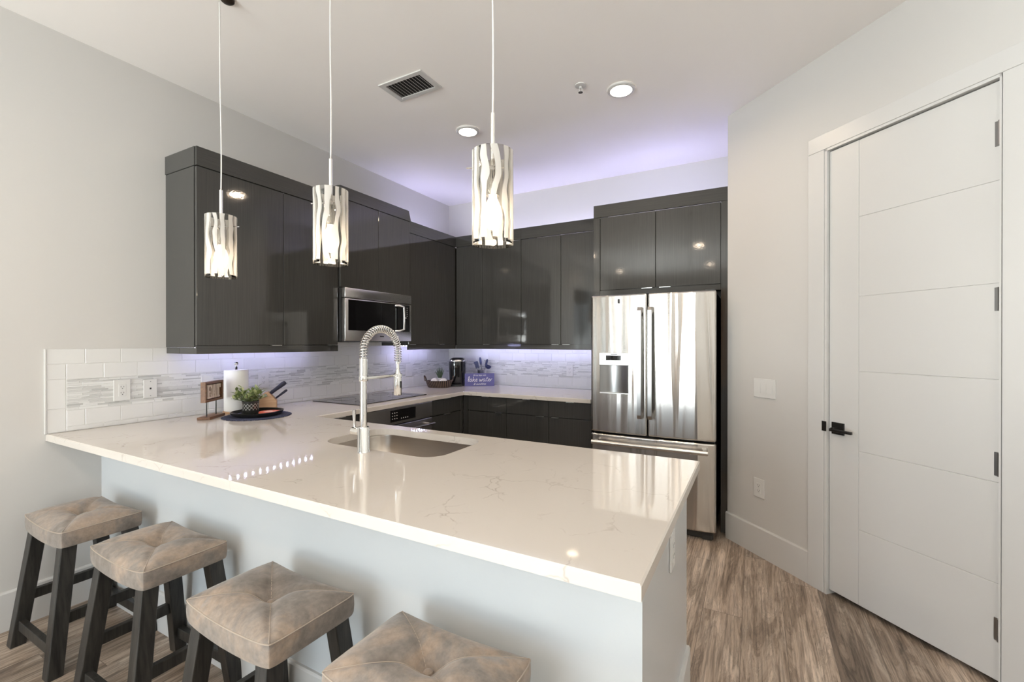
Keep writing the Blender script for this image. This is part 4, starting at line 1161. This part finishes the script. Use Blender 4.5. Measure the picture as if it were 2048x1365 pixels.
# coffee maker
t = thing('coffee_maker', 'tall glossy black single-serve coffee maker in the corner', 'coffee maker', (.318, -.276, Z0), 28)
bm = bm_new(); lathe(bm, [(.074, 0), (.078, .006), (.080, .10), (.083, .22), (.083, .262), (.080, .276), (.066, .288), (.05, .291), (.0001, .291)], 48, power=2.6, ax=1.09, ay=1.2); obj('body', bm, 'black_glass', t, True)
bm = bm_new(); lathe(bm, [(.0838, .262), (.0846, .265), (.0815, .278), (.068, .2905), (.063, .2925), (.064, .290), (.078, .277), (.0832, .266)], 48, power=2.6, ax=1.09, ay=1.2, cap=False); obj('handle_band', bm, 'satin_metal', t, True)
bm = bm_new(); lathe(bm, [(.052, .2905), (.055, .296), (.047, .3005), (.0001, .3015)], 40, power=3., ax=1.09, ay=1.15); obj('lid', bm, 'black_plastic', t, True)
obj('drip_tray', b1(-.06, .06, -.118, -.05, 0, .018, .004), 'black_plastic', t, True)
bm = bm_new(); lathe(bm, [(.0001, -.012), (.009, -.009), (.012, 0), (.009, .009), (.0001, .012)], 16, (.094, -.03, .075)); tube(bm, [(.078, -.03, .075), (.09, -.03, .075)], .006, 10); obj('side_knob', bm, 'grip', t, True)

# utensil crock and utensils
UC = Vector((.520, -.108, Z0))
t = thing('utensil_crock', 'silver utensil crock behind the violet sign', 'crock', UC)
bm = bm_new(); lathe(bm, [(.050, 0), (.052, .004), (.052, .165), (.0535, .168), (.0505, .168), (.0485, .160), (.0485, .010), (.0001, .009)], 40); obj('body', bm, 'alu', t, True)
def utensil(name, label, ang, lean, L, kind, off):
    k = thing(name, label, 'utensil', UC + Vector((off[0], off[1], .012)), 0, 'blue utensils in the crock')
    d_ = Vector((math.cos(ang) * lean, math.sin(ang) * lean, 1)).normalized()
    z = Vector((0, 0, 1)); A_ = z.rotation_difference(d_).to_matrix().to_4x4()
    # turn the flat of the tool to the room
    A_ = A_ @ Matrix.Rotation(R(28), 4, 'Z')
    def tf(bm): bmesh.ops.transform(bm, matrix=A_, verts=bm.verts); return bm
    bm = bm_new(); tube(bm, [(0, 0, 0), (0, 0, L * .72)], .0045, 8); obj('handle', tf(bm), 'steel_dark', k, True)
    bm = bm_new()
    if kind == 'spatula': prism(bm, [(-.012, L * .68), (.012, L * .68), (.020, L * .78), (.020, L - .006), (.016, L), (-.016, L), (-.020, L - .006), (-.020, L * .78)], -.002, .002, 'y')
    elif kind == 'slotted':
        for q in range(4): box(bm, -.021 + q * .0115, -.014 + q * .0115, -.002, .002, L * .74, L - .004)
        box(bm, -.021, .0205, -.0021, .0021, L * .70, L * .76); box(bm, -.021, .0205, -.0021, .0021, L - .008, L); box(bm, -.021, .0205, -.0021, .0021, L * .86, L * .90)
    elif kind == 'ladle': lathe(bm, [(.0001, L - .036), (.02, L - .030), (.032, L - .014), (.035, L), (.0325, L), (.029, L - .013), (.018, L - .027), (.0001, L - .032)], 28, (.02, 0, 0))
    else: lathe(bm, [(.004, L * .66), (.011, L * .78), (.013, L * .92), (.007, L * .99), (.0001, L)], 16, ax=1., ay=.5)
    obj('head', tf(bm), 'blue_grip', k, True)
utensil('spatula', 'blue spatula leaning left out of the crock', R(180), .50, .27, 'spatula', (.038, .0))
utensil('slotted_turner', 'dark slotted turner standing in the crock front', R(180), .30, .255, 'slotted', (.016, -.027))
utensil('mixing_spoon', 'blue mixing spoon, tallest tool in the crock', R(180), .17, .295, 'spoon', (.010, .027))
utensil('scraper', 'slim blue scraper leaning right in the crock', R(0), .30, .285, 'spoon', (-.016, .013))
utensil('ladle', 'blue ladle hanging over the right rim of the crock', R(0), .52, .235, 'ladle', (-.036, -.013))

# violet sign
t = thing('lake_sign', 'violet wooden sign with white lake water lettering before the crock', 'sign', (.560, -.214, Z0), 37)
obj('board', b1(-.158, .158, -.010, .010, 0, .134, .0015), 'sign', t)
text_mesh('lettering', 'fill my days with', .021, 'offwhite', t, (.0, -.0104, .109), (R(90), 0, 0), .0004, .3)
STROKES = {'l': ([[(.1, .1), (.45, .9), (.6, 1.75), (.4, 2.0), (.25, 1.6), (.22, .5), (.4, .05), (.75, .2)]], .75),
    'a': ([[(.85, .85), (.5, 1.0), (.15, .7), (.15, .2), (.45, 0.), (.8, .3), (.9, .95), (.88, .25), (1.1, .05), (1.3, .2)]], 1.2),
    'k': ([[(.25, 1.9), (.2, .9), (.15, 0.)], [(.85, .95), (.25, .45), (.6, .3), (.85, .0), (1.15, .15)]], 1.1),
    'e': ([[(.15, .45), (.6, .6), (.75, .85), (.5, 1.0), (.2, .7), (.2, .25), (.5, 0.), (.95, .2)]], .95),
    'w': ([[(.1, 1.0), (.25, .15), (.45, .05), (.7, .8), (.8, .15), (1.0, .05), (1.3, .9), (1.5, .95)]], 1.5),
    't': ([[(.45, 1.7), (.4, .6), (.45, .1), (.7, .05), (.9, .25)], [(.05, 1.15), (.5, 1.25), (.95, 1.3)]], .9),
    'r': ([[(.1, .1), (.25, .9), (.2, .05)], [(.2, .5), (.45, .95), (.75, .9)]], .8)}
def script(name, body, x0, z0, unit):
    bm = bm_new(); x = x0
    for ch in body:
        if ch == ' ': x += .55 * unit; continue
        st_, adv = STROKES[ch]
        for k_, line in enumerate(st_):
            P_ = [Vector((x + (a + b_ * .12) * unit, -.0106, z0 + b_ * unit)) for a, b_ in line]; out = []
            for i in range(len(P_) - 1):
                q0, q1, q2, q3 = P_[max(i - 1, 0)], P_[i], P_[i + 1], P_[min(i + 2, len(P_) - 1)]
                for j in range(5):
                    u = j / 5; out.append(.5 * ((2 * q1) + (q2 - q0) * u + (2 * q0 - 5 * q1 + 4 * q2 - q3) * u * u + (3 * q1 - q0 - 3 * q2 + q3) * u ** 3))
            out.append(P_[-1]); tube(bm, out, .0021, 6)
        x += adv * unit
    o = obj(name, bm, 'offwhite', t, True)
    return o
script('lettering', 'lake water', -.128, .050, .0265)
text_mesh('lettering', '& sunshine', .030, 'offwhite', t, (.0, -.0104, .013), (R(90), 0, 0), .0004, .45)

# tan curtain between the rear glass doors (seen in the fridge reflection)
t = thing('curtain', 'tan curtain beside the rear glass doors', 'curtain', (2.35, YREAR + .06, 0))
bm = bm_new(); pts = []
for i in range(61): pts.append((-.27 + .54 * i / 60, .035 + .03 * math.sin(i * .9)))
prism(bm, pts + [(x, y + .004) for x, y in reversed(pts)], .02, 2.62, 'z'); obj('cloth', bm, 'cloth_curtain', t, True)
bm = bm_new(); tube(bm, [(-.32, .05, 2.63), (.32, .05, 2.63)], .012, 12); obj('rod', bm, 'satin_metal', t, True)
